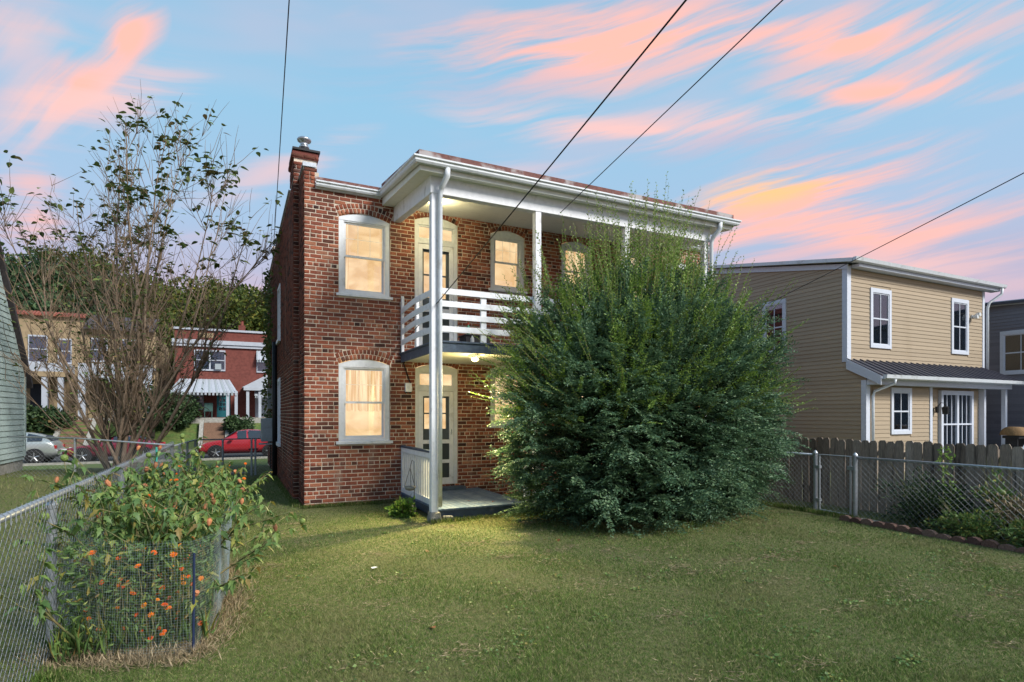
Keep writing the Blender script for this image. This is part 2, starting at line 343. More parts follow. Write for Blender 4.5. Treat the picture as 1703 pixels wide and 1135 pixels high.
def np_mesh(name, verts, faces, m, parent=None, rnd=None, smooth=False):
    """verts (n,3), faces (k,3|4): one mesh; rnd = per-vertex random for the colour of each piece"""
    org = np.array(ORG[parent.name]) if parent is not None else np.zeros(3)
    verts = np.asarray(verts, np.float32) - org.astype(np.float32); faces = np.asarray(faces, np.int32); k = faces.shape[1]
    me = bpy.data.meshes.new(name); me.vertices.add(len(verts)); me.vertices.foreach_set('co', verts.ravel())
    me.loops.add(faces.size); me.loops.foreach_set('vertex_index', faces.ravel())
    me.polygons.add(len(faces)); me.polygons.foreach_set('loop_start', np.arange(len(faces), dtype=np.int32) * k)
    me.polygons.foreach_set('loop_total', np.full(len(faces), k, np.int32))
    if smooth: me.polygons.foreach_set('use_smooth', np.ones(len(faces), bool))
    me.update(calc_edges=True)
    if rnd is not None:
        a = me.attributes.new('rnd', 'FLOAT', 'POINT'); a.data.foreach_set('value', np.asarray(rnd, np.float32))
    me.materials.append(MATS[m])
    o = link(bpy.data.objects.new(name, me), parent)
    if parent is None: ORG[o.name] = Vector((0, 0, 0))
    return o
def unit(a): return a / (np.linalg.norm(a, axis=1, keepdims=True) + 1e-9)
def leaf_arrays(pos, dirs, size, aspect=.5, fold=.18, up=None):
    """folded four-point leaves: pos (n,3) base, dirs (n,3) along the leaf, size (n,)"""
    n = len(pos); d = unit(dirs); r = rng.normal(size=(n, 3)) if up is None else up + rng.normal(size=(n, 3)) * .45
    side = unit(np.cross(d, r)); nor = np.cross(side, d); sz = np.asarray(size)[:, None]
    mid = pos + d * sz * .45
    l = mid + side * sz * aspect * .5 + nor * sz * fold; q = mid - side * sz * aspect * .5 + nor * sz * fold; tip = pos + d * sz - nor * sz * .12
    v = np.stack([pos, q, tip, l], 1).reshape(-1, 3); i = np.arange(n)[:, None] * 4
    f = np.concatenate([i + [0, 1, 2], i + [0, 2, 3]], 1).reshape(-1, 3)
    return v, f, np.repeat(rng.random(n), 4)
def leaf_mesh(name, pos, dirs, size, m, parent, aspect=.5, fold=.18, up=None):
    v, f, r = leaf_arrays(pos, dirs, size, aspect, fold, up)
    return tag(np_mesh(name, v, f, m, parent, r), kind='stuff')
def sstep(a, b, x):
    t = np.clip((np.asarray(x, float) - a) / (b - a), 0, 1); return t * t * (3 - 2 * t)
# ================================================================ GROUND
def gz(u, v):
    u = np.asarray(u, float); v = np.asarray(v, float)
    z = .22 * sstep(2.6, 5, -u) * sstep(-1, 4, v) * (1 - sstep(8, 12, v)) - .5 * sstep(9, 17, v) + 2.0 * sstep(27.8, 32, v) + 15 * sstep(42, 90, v)
    return z
def gzf(u, v): return float(gz(u, v))
gu = np.unique(np.concatenate([np.linspace(-300, -40, 9), np.linspace(-40, 40, 81), np.linspace(40, 300, 9)]))
gv = np.unique(np.concatenate([np.linspace(-60, -12, 9), np.linspace(-12, 35, 95), np.linspace(35, 100, 40), np.linspace(100, 900, 9)]))
UU, VV = np.meshgrid(gu, gv); ZZ = gz(UU, VV)
nu = len(gu); idx = np.arange(len(gu) * len(gv)).reshape(len(gv), nu)
gf = np.stack([idx[:-1, :-1], idx[:-1, 1:], idx[1:, 1:], idx[1:, :-1]], -1).reshape(-1, 4)
vv_ = np.stack([UU, VV, ZZ], -1).reshape(-1, 3)
near = (vv_[gf[:, 0], 1] < 13.5)
tag(np_mesh('ground', vv_, gf, 'lawn', smooth=True), kind='structure').data.materials.append(MATS['far_grass'])
gm = bpy.data.objects['ground'].data
gm.polygons.foreach_set('material_index', np.where(near, 0, 1).astype(np.int32))
tag(bx(-120, 120, 20.4, 27.0, -.56, -.488).build('road', 'asphalt'), kind='structure')
tag(bx(-120, 120, 20.22, 20.4, -.60, -.40).build('kerb', 'concrete'), kind='structure')
tag(bx(-120, 120, 27.0, 27.18, -.60, -.36).build('kerb', 'concrete'), kind='structure')
tag(bx(-120, 120, 27.18, 28.6, -.60, -.385).build('pavement', 'pave'), kind='structure')

# lawn grass: single blades, finer and denser close by
def grass(name, n, umin, umax, vmin, vmax, keep, hmin=.012, hmax=.034, m='grass_blade', wid=.0042):
    c, s = math.cos(HEAD), math.sin(HEAD)
    t = 3.2 * (15.5 / 3.2) ** rng.random(n); a = rng.uniform(-1.0, 1.0, n)          # log depth
    u = CAM.x + t * (c * a + s); v = CAM.y + t * (-s * a + c)
    k = (u > umin) & (u < umax) & (v > vmin) & (v < vmax) & keep(u, v); u, v, t = u[k], v[k], t[k]; n = len(u)
    h = rng.uniform(hmin, hmax, n) * (.75 + .5 * np.sin(u * 1.7 + np.sin(v * 2.1)) ** 2)
    wd = wid * (.6 + t * .16); an = rng.uniform(0, 2 * np.pi, n); le = rng.uniform(.2, 1.5, n) * h; la = rng.uniform(0, 2 * np.pi, n)
    b = np.stack([u, v, gz(u, v) - .004], 1); sd_ = np.stack([np.cos(an), np.sin(an), np.zeros(n)], 1) * wd[:, None] * .5
    tip = b + np.stack([np.cos(la) * le, np.sin(la) * le, h], 1)
    vs_ = np.stack([b - sd_, b + sd_, tip], 1).reshape(-1, 3)
    return tag(np_mesh(name, vs_, np.arange(n * 3).reshape(-1, 3), m, None, np.repeat(rng.random(n), 3)), kind='stuff')
def on_lawn(u, v):
    k = ~((u > -.12) & (v > -.02)) & ~((u > 1.75) & (u < 3.5) & (v > -2.3))
    k &= ~((u < -1.25) & (v < -1.3) & (v > -6.3))
    return k
tag(grass('lawn_grass', 720000, -2.28, 7.75, -10.5, 6.5, on_lawn), 'mown green and straw coloured lawn behind the brick house', 'grass')
tag(grass('side_yard_grass', 70000, -7.0, -2.32, -10, 9, lambda u, v: v > -9, .03, .09), "taller green grass in the neighbouring yard left of the chain link fence", 'grass')
tag(grass('bed_grass', 42000, 7.72, 9.0, -9, -2, lambda u, v: v > -9, .03, .10), 'weedy grass strip under the right hand chain link fence', 'grass')

# taller uncut grass along walls, fences and the shrub, clover patches and dead thatch in the lawn
def strip(n, pts, wd):
    pts = np.array(pts, float); t = rng.random(n); cum = np.linspace(0, 1, len(pts))
    return np.stack([np.interp(t, cum, pts[:, 0]) + rng.normal(size=n) * wd, np.interp(t, cum, pts[:, 1]) + rng.normal(size=n) * wd, np.zeros(n)], 1)
ed = np.concatenate([strip(2600, [(-.05, -.06), (1.75, -.05)], .03), strip(1500, [(1.6, -2.42), (3.6, -2.42)], .05), strip(3200, [(-2.22, -9.4), (-2.22, -6.4)], .05), strip(5200, [(7.98, -1.5), (7.98, -5.1)], .06), strip(3200, [(-.1, .1), (-.18, 6)], .04), strip(4500, [(3.6, -2.7), (3.9, -3.9), (5.2, -4.35), (6.4, -3.9), (6.9, -3.0)], .12)])
tag(leaf_mesh('edge_grass', ed, rng.normal(size=ed.shape) * .35 + [0, 0, 1], rng.uniform(.03, .10, len(ed)), 'grass_blade', None, .08, .02), 'taller bright grass along the walls, fences and shrub', 'grass')
cp = rng.uniform([-1.0, -9.5], [7.5, -.6], (170, 2)); k = rng.integers(0, 170, 5200); q = cp[k] + rng.normal(size=(5200, 2)) * (.03 + .11 * rng.random(170)[k])[:, None]
q = q[on_lawn(q[:, 0], q[:, 1])]
tag(leaf_mesh('lawn_weeds', np.column_stack([q, rng.uniform(.012, .03, len(q))]), rng.normal(size=(len(q), 3)) * [1, 1, .25], rng.uniform(.015, .034, len(q)), 'leaf_plant', None, .8, .05, np.tile([0, 0, 1.], (len(q), 1))), 'small broad leaved weeds scattered in the lawn', 'weeds')
cp = rng.uniform([-1.1, -9.8], [7.0, -1.5], (120, 2)); k = rng.integers(0, 120, 9000); q = cp[k] + rng.normal(size=(9000, 2)) * (.05 + .13 * rng.random(120)[k])[:, None] * [1.5, .8]
q = q[on_lawn(q[:, 0], q[:, 1])]
tag(leaf_mesh('dead_thatch', np.column_stack([q, rng.uniform(.012, .03, len(q))]), rng.normal(size=(len(q), 3)) * [1, 1, .12], rng.uniform(.03, .07, len(q)), 'straw', None, .06, .02), 'pale dead thatch lying in patches on the lawn', 'dry grass')

# ================================================================ BRICK HOUSE
HB = thing('brick_house', 'red brick two storey house with white rear porch, balcony and lit windows', 'house', (0, 0, 0))
W = 10.04; CH = .0757
def mir(a, b): return W - b, W - a
LW1, LD, LW2 = (.62, 1.59, 1.16, 2.68, .10), (2.10, 3.00, .27, 2.65, .09), (3.74, 4.55, 1.44, 2.68, .10)
UW1, UD, UW2 = (.62, 1.59, 3.96, 5.46, .10), (2.09, 3.00, 2.94, 5.62, .10), (3.74, 4.55, 4.35, 5.57, .10)
OPEN = []
for o in (LW1, LD, LW2, UW1, UD, UW2):
    OPEN.append(o); a, b = mir(o[0], o[1]); OPEN.append((a, b) + o[2:])
def arch_geo(o):
    w2 = (o[1] - o[0]) / 2; r = o[4]; Ri = (w2 * w2 + r * r) / (2 * r); zc = o[3] + r - Ri
    return (o[0] + o[1]) / 2, zc, Ri, math.asin(w2 / Ri)
def course_bricks(a0, a1, z0, z1, openings=(), header_every=7, off=0.0, arches=True):
    out = []; k = int(round(z0 / CH))
    while k * CH + CH <= z1 + 1e-6:
        zb = k * CH + .0062; zt = (k + 1) * CH - .0062; zm = (zb + zt) / 2
        head = (k % header_every == 3); per = .107 if head else .2135
        a = a0 - (per / 2 if k % 2 else 0) + off
        cuts = []
        for o in openings:
            if o[2] < zm < o[3]: cuts.append((o[0], o[1]))
            elif arches and zm >= o[3] and zm < o[3] + o[4] + .22:
                uc, zc, Ri, ph = arch_geo(o); Ro = Ri + .198
                if abs(zm - zc) < Ro:
                    hw = min(math.sqrt(Ro * Ro - (zm - zc) ** 2), (o[1] - o[0]) / 2 * (zm - zc) / (o[3] - zc) + .004)
                    cuts.append((uc - hw, uc + hw))
        while a < a1:
            L_ = per * random.uniform(.97, 1.03) if not head else per
            b = a + L_; segs = [(max(a, a0) + .006, min(b, a1) - .006)]
            for c0, c1 in cuts:
                ns = []
                for p, q in segs:
                    if q <= c0 or p >= c1: ns.append((p, q)); continue
                    if p < c0 - .03: ns.append((p, c0 - .004))
                    if q > c1 + .03: ns.append((c1 + .004, q))
                segs = ns
            for p, q in segs:
                if q - p > .028: 
                    j = random.uniform(-.0025, .0025); out.append([(p, zb + j), (q, zb - j * .4), (q, zt - j * .4), (p, zt + j)])
            a = b
        k += 1
    return out
def arch_bricks(o):
    uc, zc, Ri, ph = arch_geo(o); out = []
    for r0, r1 in ((Ri + .006, Ri + .097), (Ri + .105, Ri + .195)):
        n = max(7, round(2 * ph * r0 / .070))
        for i in range(n):
            t0 = -ph + 2 * ph * i / n + .006 / r0; t1 = -ph + 2 * ph * (i + 1) / n - .006 / r0
            q = [(uc + math.sin(t) * r, zc + math.cos(t) * r) for r, t in ((r0, t0), (r0, t1), (r1, t1), (r1, t0))]
            out.append(q)
    return out
def brick_solid(quads, to3d, name, m, parent):
    """chamfered brick solids from front outlines (n,4,2); to3d(a,z,depth)"""
    q = np.array(quads); n = len(q); cen = q.mean(1, keepdims=True); ins = q + np.sign(cen - q) * .005
    dj = rng.uniform(-.003, .002, (n, 1)) - .001
    f0 = to3d(ins[..., 0], ins[..., 1], np.repeat(dj - .005, 4, 1)); f1 = to3d(q[..., 0], q[..., 1], np.repeat(dj + .002, 4, 1)); f2 = to3d(q[..., 0], q[..., 1], np.full((n, 4), .03))
    v = np.stack([f0, f1, f2], 1).reshape(-1, 3); i = np.arange(n)[:, None] * 12; fl = [np.stack([i[:, 0] + k for k in (0, 1, 2, 3)], 1)]
    for r in (0, 4):
        for k in range(4):
            j = (k + 1) % 4; fl.append(np.stack([i[:, 0] + r + k, i[:, 0] + r + 4 + k, i[:, 0] + r + 4 + j, i[:, 0] + r + j], 1))
    o = np_mesh(name, v, np.concatenate(fl), m, parent, np.repeat(rng.random(n), 12)); return tag(o, kind='stuff')
def front3(v0): return lambda a, z, d: np.stack([a, np.full_like(a, v0) + d, z], -1)
def left3(u0): return lambda a, z, d: np.stack([np.full_like(a, u0) + d, a, z], -1)
def core_wall(mb, openings, a0, a1, z0, z1, box):
    xs = sorted({a0, a1, *[o[0] for o in openings], *[o[1] for o in openings]}); zs = sorted({z0, z1, *[o[2] for o in openings], *[o[3] + o[4] for o in openings]})
    for i in range(len(xs) - 1):
        run = None
        for j in range(len(zs) - 1):
            xm, zm = (xs[i] + xs[i + 1]) / 2, (zs[j] + zs[j + 1]) / 2
            solid = not any(o[0] < xm < o[1] and o[2] < zm < o[3] + o[4] for o in openings)
            if solid: run = (run[0], zs[j + 1]) if run else (zs[j], zs[j + 1])
            if (not solid or j == len(zs) - 2) and run: box(mb, xs[i], xs[i + 1], run[0], run[1]); run = None
wm = MB(); core_wall(wm, OPEN, .012, W - .012, -.2, 6.0, lambda m, a, b, c, d: m.box(a, b, .0005, .30, c, d))
wall = wm.build('wall', 'mortar', HB)
fq = course_bricks(0, W, 0, 5.99, OPEN)
full = sorted([q for q in fq if q[1][0] - q[0][0] > .175], key=lambda q: q[0][0])[:300]; fs = {id(q) for q in full}
bw = MB(); hx, hz = .1, .033
o_ = [(-hx, -hz), (hx, -hz), (hx, hz), (-hx, hz)]
for d, i_ in ((-.005, .005), (.002, 0), (.03, 0)): bw.v += [(x - math.copysign(i_, x), d, z - math.copysign(i_, z)) for x, z in o_]
bw.f = [(0, 1, 2, 3)] + [(r + k, r + 4 + k, r + 4 + (k + 1) % 4, r + (k + 1) % 4) for r in (0, 4) for k in range(4)]
bme = bw.mesh('brick'); bme.materials.append(MATS['brick'])
for q in full:
    w_, h_ = q[1][0] - q[0][0], q[2][1] - q[1][1]
    inst('brick', bme, wall, ((q[0][0] + q[1][0]) / 2, random.uniform(-.004, .001), (q[0][1] + q[2][1]) / 2), (0, random.uniform(-.012, .012), 0), (w_ / .2, 1, h_ / .066))
rest = [q for q in fq if id(q) not in fs]
for o in OPEN: rest += arch_bricks(o)
brick_solid(rest, front3(0), 'brickwork', 'brick', wall)
# left side: a short return at the corner, then the wall steps out by a header and carries the chimney
SO = [(4.46, 5.3, 3.63, 5.05, .02), (4.46, 5.3, .96, 2.66, .02)]
sw = MB(); sw.box(.0065, .30, .31, .96, -.2, 6.33)
core_wall(sw, SO, .93, 11.0, -.2, 6.42, lambda m, a, b, c, d: m.box(-.094, .20, a + (.006 if a < 1 else 0), b, c, d))
side = sw.build('side_wall', 'mortar', HB)
sq = course_bricks(0, .93, 0, 6.34, header_every=7, off=.1)
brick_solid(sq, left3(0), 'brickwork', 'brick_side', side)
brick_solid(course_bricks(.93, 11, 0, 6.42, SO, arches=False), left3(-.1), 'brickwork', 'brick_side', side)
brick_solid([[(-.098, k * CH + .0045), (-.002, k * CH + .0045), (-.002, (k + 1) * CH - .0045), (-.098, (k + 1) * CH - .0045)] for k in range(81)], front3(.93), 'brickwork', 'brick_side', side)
pr_ = bx(.008, .19, .012, .95, 5.9, 6.34).build('corner_pier', 'mortar', HB)
brick_solid(course_bricks(0, .197, 6.0, 6.35), front3(0), 'brickwork', 'brick', pr_)
MB().prism([(-.02, -.02, 6.345), (.215, -.02, 6.345), (.215, .95, 6.345), (-.02, .95, 6.345)], (0, 0, .02)).box(-.022, .217, -.024, -.012, 6.285, 6.36).build('pier_cap', 'metal_grey', pr_)
bx(-.13, .23, 1.75, 11.05, 6.423, 6.45).build('coping', 'metal_grey', side)
ch = bx(-.088, .338, .938, 1.70, 6.0, 6.93).build('chimney', 'mortar', HB)
cq = course_bricks(-.1, .35, 6.06, 6.80)
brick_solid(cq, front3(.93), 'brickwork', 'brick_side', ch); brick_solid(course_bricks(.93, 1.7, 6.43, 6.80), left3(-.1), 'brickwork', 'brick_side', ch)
bx(-.118, .368, .912, 1.73, 6.805, 6.945).build('corbel', 'far_brick', ch)
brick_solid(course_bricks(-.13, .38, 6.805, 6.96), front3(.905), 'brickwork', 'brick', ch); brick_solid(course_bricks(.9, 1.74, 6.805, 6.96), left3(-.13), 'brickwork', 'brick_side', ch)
bx(-.12, .40, .88, 1.74, 6.958, 7.0).build('chimney_cap', 'black_pipe', ch)
MB().lathe([(.085, 7.0), (.085, 7.10), (.10, 7.105), (.10, 7.125), (.075, 7.13), (.075, 7.22), (.13, 7.24), (.14, 7.27), (.12, 7.295), (.02, 7.31)], (.12, 1.12, 0)).build('flue_pipe', 'metal_grey', ch, smooth=True)
bc = bx(-.06, .38, 8.3, 8.8, 6.3, 6.93).build('chimney', 'far_brick', HB); bx(-.09, .41, 8.27, 8.83, 6.93, 7.0).build('chimney_cap', 'mortar', bc)
tag(bx(W - .3, W, .31, 11, -.2, 6.42).build('side_wall', 'far_brick', HB))
bx(.2, W - .3, 10.7, 11, -.2, 6.2).build('rear_wall', 'far_brick', HB)
MB().hexa([(.19, -.02, 6.015), (W, -.02, 6.015), (W, 10.9, 6.2), (.19, 10.9, 6.2), (.2, -.018, 6.125), (W, -.018, 6.125), (W, 10.9, 6.24), (.19, 10.9, 6.24)]).build('roof', 'roof_red', HB)

# ---- windows
def curtain(u0, u1, z0, z1, v, m, parent, folds=True):
    n = 40; vs_, fs_ = [], []
    for i in range(n + 1):
        u = u0 + (u1 - u0) * i / n; d = v + (.018 * math.sin(i * 1.25 + math.sin(i * .4) * 2) if folds else 0)
        vs_ += [(u, d, z0), (u, d, z1)]
        if i: fs_.append((2 * i - 2, 2 * i, 2 * i + 1, 2 * i - 1))
    mb = MB(); mb.v, mb.f = vs_, fs_; return mb.build('curtain' if folds else 'lit_room', m, parent, smooth=True)
def arch_head(o, zlow, v0, v1, inset=.006):
    uc, zc, Ri, ph = arch_geo(o); r = Ri - inset + .004; n = 12; e = math.asin(((o[1] - o[0]) / 2 - .004) / r)
    pts = [(uc + math.sin(-e + 2 * e * i / n) * r, v0, zc + math.cos(-e + 2 * e * i / n) * r) for i in range(n + 1)]
    pts = [(o[0] + .004, v0, zlow)] + pts + [(o[1] - .004, v0, zlow)]
    return MB().prism(pts, (0, v1 - v0, 0))
def house_window(o, mode):
    u0, u1, z0, zs, r = o; wd = .085; zt = zs - .055; zi = z0 + .105
    cs = arch_head(o, zt, .016, .12)
    cs.box(u0 + .004, u0 + wd, .02, .12, z0 + .06, zt); cs.box(u1 - wd, u1 - .004, .02, .12, z0 + .06, zt)
    cs.box(u0 + wd, u1 - wd, .03, .12, z0 + .06, zi)
    wn_ = cs.build('window', 'white_trim', HB, bevel=.004)
    MB().hexa([(u0 - .05, -.05, z0), (u1 + .05, -.05, z0), (u1 + .05, .10, z0), (u0 - .05, .10, z0), (u0 - .05, -.05, z0 + .05), (u1 + .05, -.05, z0 + .05), (u1 + .05, .10, z0 + .072), (u0 - .05, .10, z0 + .072)]).build('sill', 'white_trim', wn_, bevel=.004)
    a, b = u0 + wd, u1 - wd; zm = (zt + zi) / 2 + .01; st = .042
    MB().box(a, b, .028, .05, zt - .022, zt - .003).box(a, a + .016, .03, .05, zi, zt - .024).box(b - .016, b, .03, .05, zi, zt - .024).build('stop', 'white_trim', wn_)
    a += .012; b -= .012
    def sash(nm, za, zb, v, bot):
        s = MB().box(a, a + st, v, v + .03, za, zb).box(b - st, b, v, v + .03, za, zb).box(a + st, b - st, v + .001, v + .029, zb - st * .8, zb).box(a + st, b - st, v + .001, v + .029, za, za + bot).build(nm, 'white_trim', wn_)
        bx(a + st, b - st, v + .012, v + .016, za + bot, zb - st * .8).build('pane', 'glass', wn_); return s
    sash('upper_sash', zm - .02, zt - .02, .055, .038); sash('lower_sash', zi + .002, zm + .02, .088, .05)
    g = MB(); ga, gb = a + st, b - st; zl, zh = zm + .02, zt - .05
    for k in (1, 2): x = ga + (gb - ga) * k / 3; g.box(x - .006, x + .006, .074, .08, zl, zh)
    zz = (zl + zh) / 2 + .02; g.box(ga, gb, .0735, .0805, zz - .006, zz + .006)
    g.build('grille', 'grille', wn_)
    curtain(u0 - .02, u1 + .02, z0, zs + r, .29, 'lit_room', wn_, False)
    if mode:                                      # sheer curtain over the upper half with a scalloped hem
        n = 44; c = MB()
        for i in range(n + 1):
            u = u0 + .05 + (u1 - u0 - .1) * i / n; d = .20 + .02 * math.sin(i * 1.2 + math.sin(i * .4) * 2); zl = zm - .14 - .035 * abs(math.sin(i * .55))
            c.v += [(u, d, zl), (u, d, zs)]
            if i: c.f.append((2 * i - 2, 2 * i, 2 * i + 1, 2 * i - 1))
        c.build('sheer_curtain', 'lit_curtain', wn_, smooth=True)
    else:                                         # side drapes and a roller blind edge
        for a_, b_ in ((u0 + .06, u0 + .06 + .16 * (u1 - u0)), (u1 - .06 - .10 * (u1 - u0), u1 - .06)): curtain(a_, b_, z0 + .05, zs, .20, 'lit_curtain', wn_, True)
    return wn_
def house_door(o, up):
    u0, u1, z0, zs, r = o; j = .075; ztr = zs - .36; zd = zs - .45
    cs = arch_head(o, zs - .075, .016, .14)
    cs.box(u0 + .004, u0 + j, .02, .14, z0, zs - .075); cs.box(u1 - j, u1 - .004, .02, .14, z0, zs - .075)
    cs.box(u0 + j, u1 - j, .022, .14, zd, ztr)
    d = cs.build('door', 'white_trim', HB, bevel=.004)
    a, b = u0 + j, u1 - j
    MB().box(a, b, .05, .08, zs - .105, zs - .076).box(a, b, .05, .08, ztr + .001, ztr + .03).box(a, a + .03, .051, .08, ztr + .03, zs - .105).box(b - .03, b, .051, .08, ztr + .03, zs - .105).build('transom_frame', 'white_trim', d)
    bx(a + .03, b - .03, .062, .066, ztr + .03, zs - .105).build('transom_pane', 'glass', d)
    s = MB(); f = .095; t = zd - .006; zr = [(z0 + .012, z0 + .16), (z0 + .46, z0 + .53), (z0 + .86, z0 + .94), (t - .1, t)]
    s.box(a + .005, a + f, .03, .06, z0 + .012, t); s.box(b - f, b - .005, .03, .06, z0 + .012, t)
    for za, zb in zr: s.box(a + f, b - f, .031, .059, za, zb)
    sd_ = s.build('screen_door', 'porch_white', d, bevel=.003)
    MB().box(a + f, b - f, .044, .0445, zr[0][1], zr[1][0]).box(a + f, b - f, .044, .0445, zr[1][1], zr[2][0]).build('screen', 'screen', d)
    MB().tube([(b - .055, .028, z0 + 1.05), (b - .055, .005, z0 + 1.06), (b - .055, .005, z0 + 1.14), (b - .055, .028, z0 + 1.15)], .007).build('door_handle', 'metal_grey', d)
    # inner door: glazed upper half, panels below
    gz0, gz1 = z0 + 1.16, zd - .14; e = MB()
    e.box(a, a + .14, .10, .14, z0, zd); e.box(b - .14, b, .10, .14, z0, zd); e.box(a + .14, b - .14, .101, .139, z0, gz0); e.box(a + .14, b - .14, .101, .139, gz1, zd)
    um = (a + b) / 2; zmid = (gz0 + gz1) / 2
    e.box(um - .014, um + .014, .102, .138, gz0, gz1); e.box(a + .14, um - .014, .103, .137, zmid - .014, zmid + .014); e.box(um + .014, b - .14, .103, .137, zmid - .014, zmid + .014)
    for za, zb in ((z0 + .15, z0 + .5), (z0 + .62, z0 + 1.02)): e.box(a + .17, b - .17, .092, .101, za, zb)
    e.build('inner_door', 'door_paint', d)
    for ua, ub in ((a + .14, um - .014), (um + .014, b - .14)):
        for za, zb in ((gz0, zmid - .014), (zmid + .014, gz1)): bx(ua, ub, .118, .122, za, zb).build('pane', 'glass', d)
    curtain(u0 - .02, u1 + .02, z0, zs + r, .28, 'lit_room', d, False)
for i, o in enumerate(OPEN):
    k = i // 2
    if k in (1, 4): house_door(o, k == 4)
    else: house_window(o, (k + i) % 2 == 0 if k != 3 else 0)
for o in SO:
    v0, v1, z0, z1, _ = o
    sw_ = MB().box(-.125, .02, v0, v0 + .08, z0, z1).box(-.125, .02, v1 - .08, v1, z0, z1).box(-.126, .02, v0 + .08, v1 - .08, z1 - .09, z1).box(-.16, .02, v0 - .05, v1 + .05, z0 - .05, z0 + .04).build('window', 'white_trim', HB)
    bx(.0, .01, v0 + .08, v1 - .08, z0 + .04, z1 - .09).build('pane', 'dark_glass', sw_); bx(.06, .07, v0, v1, z0, z1).build('blind', 'blind', sw_)

# ---- porch roof, beam, ceiling, gutters
PU0, PU1, PV = 1.42, 8.06, -2.55
def rz(v): return 5.985 + (v + .02) / (PV + .02) * -.375                # roof underside height by depth
MB().hexa([(PU0, PV, rz(PV)), (PU1, PV, rz(PV)), (PU1, -.02, rz(-.02)), (PU0, -.02, rz(-.02)), (PU0, PV, rz(PV) + .205), (PU1, PV, rz(PV) + .205), (PU1, -.02, rz(-.02) + .21), (PU0, -.02, rz(-.02) + .21)]).build('porch_roof', 'roof_red', HB)
MB().hexa([(PU0 + .02, PV + .02, rz(PV) - .10), (PU1 - .02, PV + .02, rz(PV) - .10), (PU1 - .02, -.006, rz(0) - .20), (PU0 + .02, -.006, rz(0) - .20), (PU0 + .02, PV + .02, rz(PV) - .004), (PU1 - .02, PV + .02, rz(PV) - .004), (PU1 - .02, -.006, rz(0) - .004), (PU0 + .02, -.006, rz(0) - .004)]).build('porch_ceiling', 'soffit', HB)
BU0, BU1 = 1.66, 7.62
bm = MB().box(BU0, BU1, -2.36, -2.22, 5.255, rz(-2.3) - .085).hexa([(BU0 + .004, -2.22, 5.257), (BU0 + .14, -2.22, 5.257), (BU0 + .14, -.004, 5.50), (BU0 + .004, -.004, 5.50), (BU0 + .004, -2.22, rz(-2.22) - .07), (BU0 + .14, -2.22, rz(-2.22) - .07), (BU0 + .14, -.004, rz(0) - .16), (BU0 + .004, -.004, rz(0) - .16)])
bm.hexa([(BU1 - .14, -2.22, 5.257), (BU1 - .004, -2.22, 5.257), (BU1 - .004, -.004, 5.50), (BU1 - .14, -.004, 5.50), (BU1 - .14, -2.22, rz(-2.22) - .07), (BU1 - .004, -2.22, rz(-2.22) - .07), (BU1 - .004, -.004, rz(0) - .16), (BU1 - .14, -.004, rz(0) - .16)])
bm.build('porch_beam', 'porch_white', HB, bevel=.006)
def gutter(pts, name):
    """K-style gutter swept along pts; profile offset outwards is given by out vectors"""
    prof = [(0, 0), (.065, 0), (.085, .03), (.085, .055), (.11, .075), (.11, .10), (.095, .10), (.095, .085), (.01, .06), (0, .10)]
    m_ = MB(); n = len(prof)
    for (p, o) in pts:
        for d, h in prof: m_.v.append((p[0] + o[0] * d, p[1] + o[1] * d, p[2] + h))
    for i in range(len(pts) - 1):
        for k in range(n):
            a = i * n + k; b = i * n + (k + 1) % n; m_.f.append((a, b, b + n, a + n))
    m_.f.append(tuple(range(n - 1, -1, -1))); m_.f.append(tuple(range((len(pts) - 1) * n, len(pts) * n)))
    return m_.build(name, 'gutter_metal', HB)
gzf_ = rz(PV) + .0
gutter([((.2, -.03, 5.925), (0, -1)), ((PU0, -.03, 5.925), (-.7, -1)), ((PU0, PV, gzf_ - .025), (-1, -1)), ((PU1, PV, gzf_ - .025), (1, -1)), ((PU1, -.03, 5.925), (.7, -1)), ((W - .12, -.03, 5.925), (0, -1))], 'gutter')
for a, b in ((.2, PU0 - .01), (PU1 + .01, W - .1)): bx(a, b, -.028, -.004, 5.90, 6.02).build('fascia', 'white_trim', HB)
POSTS = (1.735, 3.62, 5.53, 7.52)
for i, u in enumerate(POSTS):
    hw = .055
    zb = .16 if i == 0 else .1
    bx(u - hw, u + hw, -2.35, -2.226, zb, 5.262).build('porch_post', 'porch_white', HB, bevel=.006)
for s, u in ((1, POSTS[0] + .085), (1, POSTS[3] + .09)):
    MB().tube([(u + .05, PV - .03, rz(PV) - .02), (u + .045, PV - .03, rz(PV) - .14), (u + .0, -2.44, 5.33), (u - .01, -2.40, 5.22), (u - .01, -2.395, 3.6), (u - .01, -2.395, .25)], [.045, .05, .045, .04, .036, .036], 8).build('downspout', 'gutter_metal', HB, smooth=True)

# ---- balcony
bal = MB().box(1.82, 7.58, -2.19, -.03, 2.785, 2.90).box(1.80, 7.6, -2.215, -2.191, 2.745, 2.90).box(1.80, 1.819, -2.19, -.03, 2.745, 2.90).build('balcony', 'blue_paint', HB)
nb = 52
for i in range(nb):
    a = 1.775 + (7.62 - 1.775) * i / nb; b = 1.775 + (7.62 - 1.775) * (i + 1) / nb
    if a < 4.3: bx(a + .002, b - .002, -2.24, -.012, 2.902, 2.93).build('deck_board', 'blue_paint', bal)
bx(4.3, 7.62, -2.24, -.012, 2.902, 2.929).build('deck_surface', 'blue_paint', bal)
bx(1.83, 7.57, -2.185, -.04, 2.762, 2.783).build('balcony_ceiling', 'soffit', HB)
rl = MB().prism([(1.80, -.10, 2.93), (1.80, -.02, 2.93), (1.80, -.02, 3.98), (1.80, -.035, 4.03), (1.80, -.06, 4.05), (1.80, -.085, 4.03), (1.80, -.10, 3.98)], (.05, 0, 0)).build('balcony_railing', 'porch_white', HB, bevel=.004)
